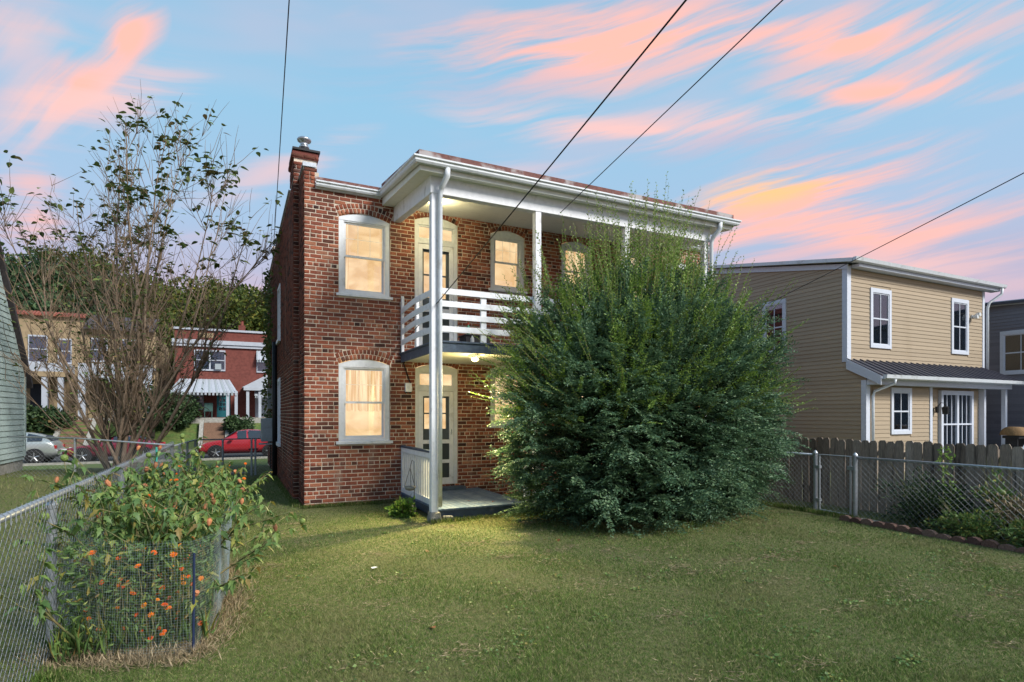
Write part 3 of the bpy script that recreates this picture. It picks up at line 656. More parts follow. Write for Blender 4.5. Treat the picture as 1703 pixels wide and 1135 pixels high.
bx(1.80, 1.85, -1.10, -1.0, 2.93, 3.86).build('rail_post', 'porch_white', rl, bevel=.004)
for u in (2.64, 4.5, 6.4): bx(u - .05, u + .05, -2.22, -2.17, 2.93, 3.77).build('rail_post', 'porch_white', rl, bevel=.004)
for k in range(4):
    z = 3.12 + k * .205
    bx(1.80, 7.45, -2.245, -2.222, z - .048, z + .048).build('rail_board', 'porch_white', rl, bevel=.003)
    m_ = MB(); n = 10; pts = []
    for i in range(n + 1):
        v = -2.21 + 2.13 * i / n; bow = -.05 * math.sin(math.pi * i / n) * (1 + .3 * math.sin(k * 2)); sag = .03 * (1 - abs(2 * i / n - 1)) * (1 if k % 2 else .5)
        m_.v += [(1.785 + bow * .6, v, z - .05 + sag), (1.805 + bow * .6, v, z - .05 + sag), (1.805 + bow * .6, v, z + .05 + sag), (1.785 + bow * .6, v, z + .05 + sag)]
        if i:
            b0 = 4 * i - 4; m_.f += [(b0 + q, b0 + (q + 1) % 4, b0 + 4 + (q + 1) % 4, b0 + 4 + q) for q in range(4)]
    m_.f += [(3, 2, 1, 0), (4 * n, 4 * n + 1, 4 * n + 2, 4 * n + 3)]
    m_.build('rail_board', 'porch_white', rl)
lampb = MB().lathe([(.09, 2.76), (.09, 2.715), (.06, 2.71)], (2.60, -1.92, 0)).build('porch_lamp', 'white_trim', HB, smooth=True)
MB().lathe([(.045, 2.712), (.06, 2.69), (.055, 2.66), (.02, 2.64)], (2.60, -1.92, 0)).build('lamp_globe', 'lamp_glow', lampb, smooth=True)
pl = bpy.data.lights.new('porch_bulb', 'POINT'); pl.energy = 26; pl.color = (1, .76, .30); pl.shadow_soft_size = .08
plo = bpy.data.objects.new('porch_bulb', pl); COL.objects.link(plo); plo.parent = lampb; plo.location = (2.60, -1.92, 2.50)
fl = bpy.data.lights.new('lawn_fill_spot', 'SPOT'); fl.energy = 1250; fl.color = (1, .82, .40); fl.spot_size = R(105); fl.spot_blend = 1.0; fl.shadow_soft_size = .06  # added spot without a fixture, throws a light pool on the lawn
flo = bpy.data.objects.new('lawn_fill_spot', fl); COL.objects.link(flo); flo.parent = lampb; flo.location = (2.50, -2.10, 2.58)
flo.rotation_euler = (Vector((1.2, -3.5, 0)) - Vector(flo.location)).to_track_quat('-Z', 'Y').to_euler()
ul = bpy.data.lights.new('balcony_bulb', 'POINT'); ul.energy = 26; ul.color = (1, .84, .45); ul.shadow_soft_size = .1
lam2 = MB().lathe([(.08, 5.70), (.10, 5.66), (.08, 5.60), (.03, 5.57)], (2.15, -1.0, 0)).build('porch_lamp', 'lamp_glow', HB, smooth=True)
ulo = bpy.data.objects.new('balcony_bulb', ul); COL.objects.link(ulo); ulo.parent = lam2; ulo.location = (2.2, -1.0, 5.46)

# ---- lower stoop
st = MB().box(1.82, 3.42, -2.27, -2.23, .03, .165).box(1.82, 1.86, -2.23, -.01, .03, .165).box(3.38, 3.42, -2.23, -.01, .03, .165).build('porch_floor', 'blue_paint', HB)
nb = 17
for i in range(nb):
    a = 1.80 + 1.64 * i / nb; b = 1.80 + 1.64 * (i + 1) / nb
    bx(a + .003, b - .003, -2.31, -.012, .167, .195 + random.uniform(-.0015, .0015)).build('deck_board', 'deck_paint', st)
bx(2.08, 3.10, -.22, -.013, .196, .262).build('threshold_step', 'blue_paint', HB, bevel=.004)
MB().hexa([(2.1, -2.30, -.02), (3.62, -2.26, -.02), (3.62, -2.05, -.02), (2.1, -2.05, -.02), (2.12, -2.28, .028), (3.60, -2.25, .032), (3.60, -2.05, .032), (2.12, -2.05, .028)]).build('footing_slab', 'concrete', HB)
MB().hexa([(1.64, -2.40, -.03), (1.86, -2.39, -.03), (1.85, -2.19, -.03), (1.65, -2.18, -.03), (1.665, -2.37, .158), (1.82, -2.37, .158), (1.82, -2.21, .158), (1.665, -2.21, .158)]).build('post_block', 'stone', HB, bevel=.012)
MB().hexa([(1.87, -2.36, -.03), (2.08, -2.35, -.03), (2.06, -2.2, -.03), (1.88, -2.2, -.03), (1.88, -2.34, .09), (2.05, -2.34, .08), (2.04, -2.22, .08), (1.89, -2.22, .09)]).build('footing_stone', 'stone', HB, bevel=.015)
bx(1.50, 1.72, -1.35, -1.0, -.03, .13).build('cinder_block', 'concrete', HB, bevel=.008)
sr = MB().box(1.80, 1.875, -2.22, -.02, 1.075, 1.115).build('porch_railing', 'blue_paint', HB, bevel=.004)
MB().box(1.805, 1.87, -.10, -.02, .2, 1.073).build('rail_post', 'porch_white', sr, bevel=.003)
MB().box(1.812, 1.862, -2.22, -.105, .985, 1.073).build('top_rail', 'porch_white', sr, bevel=.003)
MB().box(1.812, 1.862, -2.22, -.105, .20, .30).build('bottom_rail', 'porch_white', sr, bevel=.003)
for i in range(15):
    v = -.20 - i * .135; bx(1.82, 1.855, v - .045, v, .301, .984).build('baluster', 'porch_white', sr)
rp = bx(3.35, 3.45, -2.36, -2.28, .28, 1.0).build('porch_railing', 'porch_white', HB, bevel=.003)
MB().tube([(3.40, -2.33, -.05), (3.40, -2.33, .42)], .022, 8).tube([(3.445, -2.33, -.05), (3.445, -2.33, .42)], .022, 8).build('rail_post', 'galv', rp)

# ---- boxes and pipes on the walls
jb = bx(1.885, 2.015, -.06, -.006, 2.17, 2.345).build('meter_box', 'porch_white', HB, bevel=.008)
MB().lathe([(.028, -.075), (.03, -.06), (.01, -.059)], (1.955, 0, 2.26), axis='y').build('meter_dial', 'white_trim', jb)
MB().box(1.90, 1.93, -.05, -.01, 2.145, 2.169).box(1.97, 2.0, -.05, -.01, 2.145, 2.169).build('conduit_stub', 'black_pipe', jb)
MB().tube([(1.99, -.03, 2.34), (1.9, -.025, 2.60), (1.80, -.02, 2.9), (1.80, -.03, 3.07)], .012, 6).build('service_cable', 'black_wire', HB)
MB().tube([(-.17, 5.75, 0.05), (-.17, 5.75, 3.7)], .06, 8).build('drain_pipe', 'black_pipe', HB, smooth=True)
ub = bx(-.50, -.13, 5.9, 6.25, .98, 1.62).build('utility_box', 'util_grey', HB, bevel=.02)
MB().box(-.47, -.2, 5.885, 5.9, 1.08, 1.30).box(-.45, -.25, 5.883, 5.9, 1.38, 1.54).build('cover_panel', 'util_grey', ub, bevel=.004)
MB().box(-.55, -.10, 5.86, 6.3, .90, .93).box(-.14, -.105, 5.86, 5.9, .93, 1.25).box(-.14, -.105, 6.26, 6.3, .93, 1.25).build('bracket', 'util_grey', ub)
MB().tube([(-.2, 5.88, 1.3), (-.14, 5.8, 1.25), (-.12, 5.78, 1.55), (-.12, 5.78, 2.4)], .02, 6).build('conduit', 'util_grey', ub)
bx(-.28, -.105, 7.2, 7.4, 1.9, 2.5).build('junction_box', 'util_grey', HB)
# ================================================================ NEIGHBOUR HOUSES
def siding(parent, m, axis, pos, out, a0, a1, z0, z1, exp, openings=(), clip=None):
    """lapped boards, each an object. axis 'x': wall along x at y=pos; 'y': wall along y at x=pos. out = outward sign"""
    k = 0
    while z0 + k * exp < z1 - .01:
        zb = z0 + k * exp; zt = min(zb + exp + .006, z1); zm = (zb + zt) / 2; k += 1
        lo, hi = (a0, a1) if clip is None else clip(zm)
        segs = [(lo, hi)]
        for o in openings:
            if o[2] - exp * .5 < zm < o[3] + exp * .5:
                ns = []
                for p, q in segs:
                    if q <= o[0] or p >= o[1]: ns.append((p, q)); continue
                    if p < o[0]: ns.append((p, o[0]))
                    if q > o[1]: ns.append((o[1], q))
                segs = ns
        for p, q in segs:
            if q - p < .02: continue
            cuts = [p]
            if q - p > 4.5 and random.random() < .5: cuts.append(p + (q - p) * random.uniform(.3, .7))
            cuts.append(q)
            for c0, c1 in zip(cuts[:-1], cuts[1:]):
                f, b, t = pos + out * .022, pos + out * .001, pos + out * .006
                c1_ = c1 - .002
                if axis == 'x': pts = [(c0, f, zb), (c1_, f, zb), (c1_, b, zb), (c0, b, zb), (c0, t, zt), (c1_, t, zt), (c1_, b, zt), (c0, b, zt)]
                else: pts = [(f, c0, zb), (f, c1_, zb), (b, c1_, zb), (b, c0, zb), (t, c0, zt), (t, c1_, zt), (b, c1_, zt), (b, c0, zt)]
                MB().hexa(pts).build('siding_board', m, parent)
def sash_window(parent, axis, pos, out, a0, a1, z0, z1, back='dark_room', tr=.10, name='window', trim='house_white', muntin=1, sill=True):
    def B(mb, p, q, d0, d1, za, zb):
        lo, hi = sorted((pos + out * d0, pos + out * d1))
        return mb.box(p, q, lo, hi, za, zb) if axis == 'x' else mb.box(lo, hi, p, q, za, zb)
    f = MB(); B(f, a0, a0 + tr, -.04, .05, z0, z1); B(f, a1 - tr, a1, -.04, .05, z0, z1); B(f, a0 + tr, a1 - tr, -.04, .051, z1 - tr * 1.2, z1); B(f, a0 + tr, a1 - tr, -.04, .051, z0, z0 + tr)
    wn = f.build(name, trim, parent)
    i0, i1, y0, y1 = a0 + tr, a1 - tr, z0 + tr, z1 - tr * 1.2; zm = (y0 + y1) / 2; s = MB(); t = .035
    B(s, i0, i0 + t, .002, .03, y0, y1); B(s, i1 - t, i1, .002, .03, y0, y1); B(s, i0 + t, i1 - t, .003, .029, y1 - t, y1); B(s, i0 + t, i1 - t, .003, .029, y0, y0 + t); B(s, i0 + t, i1 - t, .004, .034, zm - .022, zm + .022)
    s.build('sash', trim, wn)
    if muntin:
        g = MB(); am = (i0 + i1) / 2; B(g, am - .012, am + .012, .014, .026, y0 + t, zm - .022); B(g, am - .012, am + .012, .014, .026, zm + .022, y1 - t); g.build('muntin', trim, wn)
    for za, zb in ((y0 + t, zm - .022), (zm + .022, y1 - t)):
        p = MB(); B(p, i0 + t, i1 - t, .010, .013, za, zb); p.build('pane', 'dark_glass', wn)
    k = MB(); B(k, i0 + .01, i1 - .01, .0035, .006, y0 + .01, y1 - .01); k.build('curtain' if 'shade' in back else 'blind', back, wn); return wn

YX, YV = 15.3, -.14
YH = thing('yellow_house', 'yellow clapboard two storey house with white trim and dark metal lean-to roof', 'house', (YX, YV, 0))
X1, EV = 22.9, -.71
def yroof(v): return 6.27 + (v - YV) * .193
MB().box(YX + .001, X1 - .001, YV + .001, 11, 0, 3.0).hexa([(YX + .001, YV + .001, 3), (X1 - .001, YV + .001, 3), (X1 - .001, 11, 3), (YX + .001, 11, 3), (YX + .001, YV + .001, yroof(YV) - .05), (X1 - .001, YV + .001, yroof(YV) - .05), (X1 - .001, 11, yroof(11) - .05), (YX + .001, 11, yroof(11) - .05)]).box(YX + .001, 18.5, EV + .001, YV - .001, 0, 2.7).prism([(YX + .0015, EV + .002, 2.69), (YX + .0015, YV - .002, 2.69), (YX + .0015, YV - .002, 3.26), (YX + .0015, EV + .002, 2.95)], (3.1, 0, 0)).box(18.5, X1 - .9, EV + .16, YV - .001, 0, 2.7).build('wall', 'siding_yellow', YH)
OF = [(16.38, 17.42, 3.78, 5.62), (20.80, 21.85, 3.80, 5.70)]
OS = [(1.93, 2.85, 3.76, 5.57), (3.75, 4.6, 3.76, 5.60)]
OE = [(16.45, 17.47, 1.13, 2.53), (19.25, 21.15, .55, 2.50)]
siding(YH, 'siding_yellow', 'x', YV, -1, YX + .15, X1 - .12, 3.36, 6.1, .124, OF)
siding(YH, 'siding_yellow', 'y', YX, -1, YV + .13, 6.5, .55, 6.2, .124, OS, clip=lambda z: ((EV + .12 if z < 2.72 else (EV - .01 if z < 2.98 else (EV + (z - 2.98) / .32 * (YV - EV) if z < 3.3 else YV + .13))), 6.5) if z < 6.1 else (YV + (z - 6.05) / .193, 6.5))
siding(YH, 'siding_yellow', 'y', YX, -1, 1.0, 6.5, 6.202, 7.05, .124, (), clip=lambda z: (YV + (z - 6.12) / .193, 6.5))
siding(YH, 'siding_yellow', 'x', EV, -1, YX + .30, 18.45, .55, 2.56, .124, OE)
siding(YH, 'siding_yellow', 'x', EV + .158, -1, 18.58, 21.65, .55, 2.56, .124, OE)
for o in OF: sash_window(YH, 'x', YV, -1, o[0], o[1], o[2], o[3], 'shade_blue', .11)
for o in OS: sash_window(YH, 'y', YX, -1, o[0], o[1], o[2], o[3], 'blind', .11)
sash_window(YH, 'x', EV, -1, 16.45, 17.47, 1.13, 2.53, 'shade_blue', .11)
dw = MB().box(19.25, 19.37, EV + .05, EV + .15, .5, 2.50).box(21.03, 21.15, EV + .05, EV + .15, .5, 2.50).box(19.37, 21.03, EV + .049, EV + .15, 2.36, 2.50).box(20.16, 20.26, EV + .05, EV + .15, .5, 2.36).box(19.37, 20.16, EV + .052, EV + .14, 1.38, 1.43).box(20.26, 21.03, EV + .052, EV + .14, 1.38, 1.43).build('patio_door', 'house_white', YH)
for a in (19.63, 19.90, 20.52, 20.78): bx(a - .012, a + .012, EV + .08, EV + .10, .5, 2.36).build('muntin', 'house_white', dw)
for a, b in ((19.37, 20.16), (20.26, 21.03)): bx(a, b, EV + .11, EV + .114, .5, 2.36).build('pane', 'dark_glass', dw)
bx(19.37, 21.03, EV + .145, EV + .155, .5, 2.36).build('curtain', 'shade_blue', dw)
cb = MB().box(YX - .03, YX + .15, YV - .03, YV - .001, 3.3, 6.16).box(YX - .03, YX - .001, YV - .001, YV + .13, 3.3, 6.16).build('corner_board', 'house_white', YH)
MB().box(X1 - .12, X1 + .02, YV - .03, YV + .1, 3.36, 6.1).build('corner_board', 'house_white', YH)
MB().box(YX - .03, YX + .15, EV - .03, EV - .001, .4, 2.72).box(YX - .03, YX - .001, EV - .001, EV + .12, .4, 2.72).build('corner_board', 'house_white', YH)
MB().box(18.45, 18.58, EV - .04, EV + .10, .4, 2.58).build('corner_board', 'house_white', YH); MB().box(21.65, 21.76, EV - .02, EV + .15, .4, 2.58).build('corner_board', 'house_white', YH)
MB().box(YX - .02, 22.75, EV - .32, EV - .04, 2.585, 2.74).build('porch_beam', 'house_white', YH)
MB().box(22.60, 22.72, EV - .20, EV - .08, .4, 2.583).build('porch_post', 'house_white', YH)
MB().hexa([(YX - .22, YV - .30, 6.21), (X1 + .65, YV - .30, 6.21), (X1 + .65, 11, yroof(11)), (YX - .22, 11, yroof(11)), (YX - .22, YV - .30, 6.32), (X1 + .65, YV - .30, 6.32), (X1 + .65, 11, yroof(11) + .10), (YX - .22, 11, yroof(11) + .10)]).build('roof', 'gutter_metal', YH)
MB().hexa([(YX - .055, YV - .05, 6.06), (YX - .005, YV - .05, 6.06), (YX - .005, 8, yroof(8) - .20), (YX - .055, 8, yroof(8) - .20), (YX - .055, YV - .05, 6.21), (YX - .005, YV - .05, 6.21), (YX - .005, 8, yroof(8) - .002), (YX - .055, 8, yroof(8) - .002)]).build('rake_board', 'house_white', YH)
MB().box(YX + .16, X1 + .5, YV - .28, YV - .003, 6.11, 6.20).build('soffit', 'house_white', YH)
MB().prism([(YX - .2, YV - .31, 6.20), (YX - .2, YV - .40, 6.23), (YX - .2, YV - .43, 6.33), (YX - .2, YV - .31, 6.33)], (X1 + .85 - YX, 0, 0)).build('gutter', 'gutter_metal', YH)
MB().tube([(X1 + .45, YV - .36, 6.2), (X1 + .45, YV - .34, 6.0), (X1 + .12, YV - .12, 5.70), (X1 + .08, YV - .08, 5.5), (X1 + .08, YV - .08, 3.0)], .045, 8).build('downspout', 'gutter_metal', YH, smooth=True)
# lean-to metal roof, panel by panel
RU0, RU1 = YX - .06, 22.95; rv0, rz0, rv1, rz1 = YV - .03, 3.36, EV - .50, 2.80; npn = 24
sh = MB().hexa([(RU0, rv1, rz1 - .07), (RU1 + .5, rv1, rz1 - .07), (RU1, rv0, rz0 - .07), (RU0, rv0, rz0 - .07), (RU0, rv1, rz1 - .002), (RU1 + .5, rv1, rz1 - .002), (RU1, rv0, rz0 - .002), (RU0, rv0, rz0 - .002)]).build('lean_to_roof', 'house_white', YH)
for i in range(npn):
    fa, fb = i / npn, (i + 1) / npn
    a0, b0 = RU0 + (RU1 - RU0) * fa, RU0 + (RU1 - RU0) * fb; a1, b1 = RU0 + (RU1 + .5 - RU0) * fa, RU0 + (RU1 + .5 - RU0) * fb
    m_ = MB().hexa([(a1, rv1, rz1), (b1 - .004, rv1, rz1), (b0 - .004, rv0, rz0), (a0, rv0, rz0), (a1, rv1, rz1 + .012), (b1 - .004, rv1, rz1 + .012), (b0 - .004, rv0, rz0 + .012), (a0, rv0, rz0 + .012)])
    m_.hexa([(a1, rv1, rz1 + .013), (a1 + .025, rv1, rz1 + .013), (a0 + .025, rv0, rz0 + .013), (a0, rv0, rz0 + .013), (a1, rv1, rz1 + .05), (a1 + .025, rv1, rz1 + .05), (a0 + .025, rv0, rz0 + .05), (a0, rv0, rz0 + .05)])
    m_.build('roof_panel', 'roof_metal', sh)
MB().prism([(YX + .0, rv1 - .002, rz1 - .08), (YX + .0, rv1 - .09, rz1 - .05), (YX + .0, rv1 - .11, rz1 + .05), (YX + .0, rv1 - .002, rz1 + .05)], (RU1 + .7 - YX, 0, 0)).build('gutter', 'gutter_metal', YH)
MB().hexa([(YX - .085, rv1 + .02, 2.56), (YX - .062, rv1 + .02, 2.56), (YX - .062, rv0, 3.08), (YX - .085, rv0, 3.08), (YX - .085, rv1 + .02, rz1 + .02), (YX - .062, rv1 + .02, rz1 + .02), (YX - .062, rv0, rz0 + .02), (YX - .085, rv0, rz0 + .02)]).build('rake_board', 'house_white', YH)
MB().tube([(YX + .45, rv1 - .06, rz1 - .08), (YX + .45, rv1 - .05, 2.62), (YX + .28, EV - .08, 2.40), (YX + .22, EV - .07, 2.25), (YX + .22, EV - .07, .4)], .042, 8).build('downspout', 'gutter_metal', YH, smooth=True)
lt = MB().box(18.98, 19.06, EV + .03, EV + .10, 1.78, 1.98).tube([(19.02, EV + .05, 1.95), (19.02, EV - .05, 2.10), (19.02, EV - .16, 2.08), (19.02, EV - .18, 2.0)], .012, 6).lathe([(.02, 2.0), (.10, 1.95), (.085, 1.74), (.02, 1.72)], (19.02, EV - .18, 0), 6).build('wall_lantern', 'black_iron', YH)
MB().lathe([(.085, 1.93), (.075, 1.76)], (19.02, EV - .18, 0), 6).build('lantern_glass', 'head_lamp', lt)
MB().box(22.02, 22.10, YV - .07, YV - .02, 5.08, 5.2).lathe([(.03, 0), (.06, -.05), (.07, -.16)], (22.12, YV - .1, 5.2), 8, 'y').lathe([(.03, 0), (.06, -.05), (.07, -.14)], (22.02, YV - .1, 5.12), 8, 'y').build('flood_lamp', 'bottle_white', YH)
# deck with white railing
DK = thing('timber_deck', 'raised deck with white balustrade beside the yellow house patio door', 'deck', (19, -3, 0))
bx(18.9, 24.5, -3.2, EV - .55, .30, .42).build('deck_floor', 'porch_white', DK)
dr = MB().box(18.85, 24.5, -3.22, -3.14, 1.18, 1.24).build('balustrade', 'house_white', DK); bx(18.85, 24.5, -3.20, -3.16, .52, .58).build('bottom_rail', 'house_white', dr)
for u in np.arange(19.0, 24.4, .13): bx(u, u + .04, -3.2, -3.16, .58, 1.18).build('baluster', 'house_white', dr)
for u in (18.85, 21.6): MB().box(u - .06, u + .06, -3.24, -3.12, 0, 1.30).box(u - .08, u + .08, -3.26, -3.10, 1.30, 1.34).build('newel_post', 'house_white', dr)
MB().hexa([(17.9, -3.21, .55), (17.95, -3.21, .50), (17.95, -3.15, .50), (17.9, -3.15, .55), (18.78, -3.21, 1.22), (18.8, -3.21, 1.15), (18.8, -3.15, 1.15), (18.78, -3.15, 1.22)]).build('stair_rail', 'house_white', dr)
GR = thing('covered_grill', 'barbecue grill with brown cover on the deck by the patio door', 'grill', (19.7, -2.4, .42))
MB().box(19.4, 20.1, -2.6, -2.2, 1.02, 1.10).build('side_shelf', 'dark_box', GR); m_ = MB()
for i in range(9):
    a = math.pi * i / 8; m_.v += [(19.35 + .03, -2.4 - .26 * math.cos(a), 1.11 + .26 * math.sin(a)), (20.1, -2.4 - .26 * math.cos(a), 1.11 + .24 * math.sin(a))]
    if i: m_.f.append((2 * i - 2, 2 * i - 1, 2 * i + 1, 2 * i))
m_.f += [tuple(range(0, 18, 2)), tuple(range(17, 0, -2))]; m_.build('cover', 'brown_cover', GR, smooth=True)
for x in (19.45, 20.05): bx(x, x + .04, -2.55, -2.25, .42, 1.02).build('leg', 'dark_box', GR)

GH = thing('grey_house', 'dark grey clapboard house at the right edge with white framed window', 'house', (25, 0, 0))
MB().hexa([(25, -7, 0), (33, -7, 0), (33, 8, 0), (25, 8, 0), (25, -7, 5.45), (33, -7, 5.45), (33, 8, 6.3), (25, 8, 6.3)]).build('wall', 'siding_grey', GH)
siding(GH, 'siding_grey', 'y', 25, -1, -2.4, 3, .5, 5.66, .124, [(-1.0, .27, 3.22, 4.86)])
sash_window(GH, 'y', 25, -1, -1.0, .27, 3.22, 4.86, 'blind', .12)
MB().hexa([(24.93, -7, 5.44), (24.97, -7, 5.44), (24.97, 8, 6.28), (24.93, 8, 6.28), (24.93, -7, 5.62), (24.97, -7, 5.62), (24.97, 8, 6.46), (24.93, 8, 6.46)]).build('rake_board', 'house_white', GH)
MB().hexa([(24.8, -7.1, 5.47), (33, -7.1, 5.47), (33, 8.1, 6.32), (24.8, 8.1, 6.32), (24.8, -7.1, 5.57), (33, -7.1, 5.57), (33, 8.1, 6.42), (24.8, 8.1, 6.42)]).build('roof', 'roof_metal', GH)

# pale green shed at the left edge
SU = -6.32
SH = thing('garden_shed', 'pale green clapboard outbuilding at the left edge with white footing', 'shed', (SU, 7, 0))
zsh = 2.75; rk = 1.35
def sclip(z): return (2.0, 8.75) if z < zsh else (2.0, 8.75 - (z - zsh) / rk)
MB().prism([(SU - .001, 2.0, .5), (SU - .001, 8.75, .5), (SU - .001, 8.75, zsh), (SU - .001, 6.4, zsh + 2.35 * rk), (SU - .001, 2.0, zsh + 2.35 * rk)], (-4, 0, 0)).build('wall', 'siding_green', SH)
siding(SH, 'siding_green', 'y', SU, 1, 2, 8.75, .60, 5.8, .142, (), clip=sclip)
bx(SU - 4, SU - .03, 2.0, 8.72, -.3, .56).build('footing', 'concrete', SH)
MB().box(SU - .03, SU + .03, 8.66, 8.78, .6, zsh).build('corner_board', 'siding_green', SH)
MB().hexa([(SU + .12, 9.0, zsh - .30), (SU - 4, 9.0, zsh - .30), (SU - 4, 6.3, zsh - .30 + 2.7 * rk), (SU + .12, 6.3, zsh - .30 + 2.7 * rk), (SU + .12, 9.0, zsh - .14), (SU - 4, 9.0, zsh - .14), (SU - 4, 6.3, zsh - .14 + 2.7 * rk), (SU + .12, 6.3, zsh - .14 + 2.7 * rk)]).build('roof', 'slate', SH)

# ---- houses across the street
FV = 33.0; Z0 = 1.5
def farwin(parent, a0, a1, z0, z1, v, n=1, name='window'):
    f = MB().box(a0, a1, v - .06, v + .05, z1 - .1, z1).box(a0, a1, v - .08, v + .05, z0 - .03, z0 + .07); st_ = (a1 - a0) / n
    for i in range(n + 1): a = a0 + st_ * i; f.box(max(a0, a - .05), min(a1, a + .05), v - .061, v + .05, z0 + .07, z1 - .1)
    wn = f.build(name, 'far_white', parent); zm = (z0 + z1) / 2
    for i in range(n):
        a, b = a0 + st_ * i + .05, a0 + st_ * (i + 1) - .05
        MB().box(a, b, v - .03, v + .02, zm - .03, zm + .03).build('sash_rail', 'far_white', wn); bx(a, b, v + .0, v + .01, z0 + .07, z1 - .1).build('pane', 'dark_glass', wn); bx(a, b, v + .05, v + .06, z0, z1).build('blind', 'shade_blue', wn)
    return wn
def hole_wall(parent, m, a0, a1, z0, z1, v, ops, depth=.2):
    w_ = MB(); core_wall(w_, [o + (0,) for o in ops], a0, a1, z0, z1, lambda mb, a, b, c, d: mb.box(a, b, v, v + depth, c, d)); return w_.build('wall', m, parent)
RH = thing('brick_twin_house', 'red brick house across the street with white awnings, cornice and teal door', 'house', (-2, FV, Z0))
ops = [(-3.66, -1.77, 4.75, 6.15), (.2, 1.1, 4.72, 6.2), (-3.92, -3.1, 2.1, 3.1), (-2.3, -1.45, 1.55, 3.35), (.1, .95, 1.55, 3.4)]
hole_wall(RH, 'far_brick', -4.8, 4.2, Z0 - .6, 7.5, FV, ops); bx(-4.78, 4.18, FV + .2, FV + 9, Z0 - .6, 7.1).build('body', 'far_brick', RH)
farwin(RH, *ops[0], FV, 2); farwin(RH, *ops[1], FV); farwin(RH, *ops[2], FV)
bx(-2.4, -2.02, FV - .25, FV + .1, 4.82, 5.2).build('window_air_conditioner', 'util_grey', RH)
MB().box(-4.95, 4.3, FV - .14, FV - .005, 6.34, 6.52).box(-4.95, 4.3, FV - .22, FV - .005, 6.525, 6.80).build('cornice', 'far_white', RH); bx(-4.9, 4.25, FV - .10, FV + .3, 7.46, 7.60).build('coping', 'far_white', RH)
bx(-3.4, -2.5, FV - .03, FV + .0, 6.98, 7.3).build('name_stone', 'far_yellow', RH)
d_ = bx(-2.3, -1.45, FV + .08, FV + .13, 1.55, 3.35).build('door', 'teal_door', RH)
for i in range(3):
    for k in range(4): bx(-2.16 + i * .22, -1.98 + i * .22, FV + .07, FV + .081, 2.0 + k * .3, 2.24 + k * .3).build('pane', 'dark_glass', d_)
bx(.1, .95, FV + .08, FV + .13, 1.55, 3.4).build('door', 'far_white', RH)
def awning(parent, a0, a1, v0, v1, z0, z1, n, inset=.5, name='awning'):
    aw = MB().hexa([(a0, v1, z0), (a1, v1, z0), (a1 - inset, v0, z1), (a0 + inset, v0, z1), (a0, v1, z0 + .03), (a1, v1, z0 + .03), (a1 - inset, v0, z1 + .03), (a0 + inset, v0, z1 + .03)]).build(name, 'far_white', parent)
    for i in range(n):
        t = (i + .5) / n; p = a0 + (a1 - a0) * t; q = a0 + inset + (a1 - a0 - 2 * inset) * t; h = (a1 - a0) / n * .28
        MB().hexa([(p - h, v1 - .01, z0 - .16), (p + h, v1 - .01, z0 - .16), (q + h, v0, z1 + .028), (q - h, v0, z1 + .028), (p - h, v1 - .015, z0 + .045), (p + h, v1 - .015, z0 + .045), (q + h, v0, z1 + .05), (q - h, v0, z1 + .05)]).build('awning_slat', 'far_white' if i % 2 else 'util_grey', aw)
awning(RH, -5.0, -1.0, FV - .01, FV - 2.0, 3.15, 4.1, 18); awning(RH, .02, 1.2, FV - 1.35, FV - 1.9, 3.0, 3.5, 8, .02); awning(RH, .18, 1.15, FV - .02, FV - .45, 5.55, 6.2, 6, .01)
for u in (-4.45, -3.95, -1.6, -1.1, -.4, .35, 2.2): bx(u - .09, u + .09, FV - 1.95, FV - 1.77, 1.5, 3.3).build('porch_post', 'far_white', RH)
MB().prism([(-.75, FV - 2.0, 3.55), (1.7, FV - 2.0, 3.55), (2.6, FV - 2.0, 3.9), (1.0, FV - 2.0, 4.55)], (0, 1.98, 0)).build('porch_pediment', 'far_white', RH); bx(-.65, 2.5, FV - 2.05, FV - 1.9, 3.35, 3.55).build('porch_beam', 'far_white', RH)
bx(-5.0, 3.5, FV - 2.1, FV, 1.0, 1.52).build('porch_floor', 'concrete', RH)
c_ = bx(-.95, -.5, FV + 1.0, FV + 1.4, 7.1, 8.1).build('chimney', 'far_brick', RH); MB().lathe([(.12, 8.1), (.1, 8.4), (.15, 8.45)], (-.72, FV + 1.2, 0), 8).build('chimney_pot', 'tile_red', c_)
MB().box(-2.7, -1.3, 31.0, 31.0 - .35, .9, 1.3).build('stoop_edge', 'concrete', RH)
YR = thing('yellow_row_house', 'tan stucco row house across the street with red tiled parapet', 'house', (-12, FV, Z0))
ops = [(-12.5, -11.55, 4.9, 6.6), (-11.05, -10.35, 4.9, 6.45)]
hole_wall(YR, 'far_yellow', -17, -9.75, Z0 - .6, 7.85, FV, ops); bx(-17, -9.77, FV + .2, FV + 9, Z0 - .6, 7.6).build('body', 'far_yellow', YR)
for o in ops: farwin(YR, *o, FV)
for i in range(44): a = -17 + i * .168; MB().hexa([(a, FV - .25, 7.78), (a + .15, FV - .25, 7.78), (a + .15, FV + .25, 8.0), (a, FV + .25, 8.0), (a + .02, FV - .25, 7.88), (a + .13, FV - .25, 7.88), (a + .13, FV + .25, 8.12), (a + .02, FV + .25, 8.12)]).build('roof_tile', 'tile_red', YR)
MB().box(-13.6, -10.2, FV - 2.2, FV - .01, 4.25, 4.75).build('porch_roof', 'far_white', YR); MB().box(-13.6, -10.2, FV - 2.25, FV - 2.15, 3.95, 4.25).build('porch_beam', 'far_yellow', YR)
for u in (-13.4, -11.2, -10.45): bx(u - .13, u + .13, FV - 2.2, FV - 1.95, 1.5, 3.95).build('porch_post', 'far_white', YR)
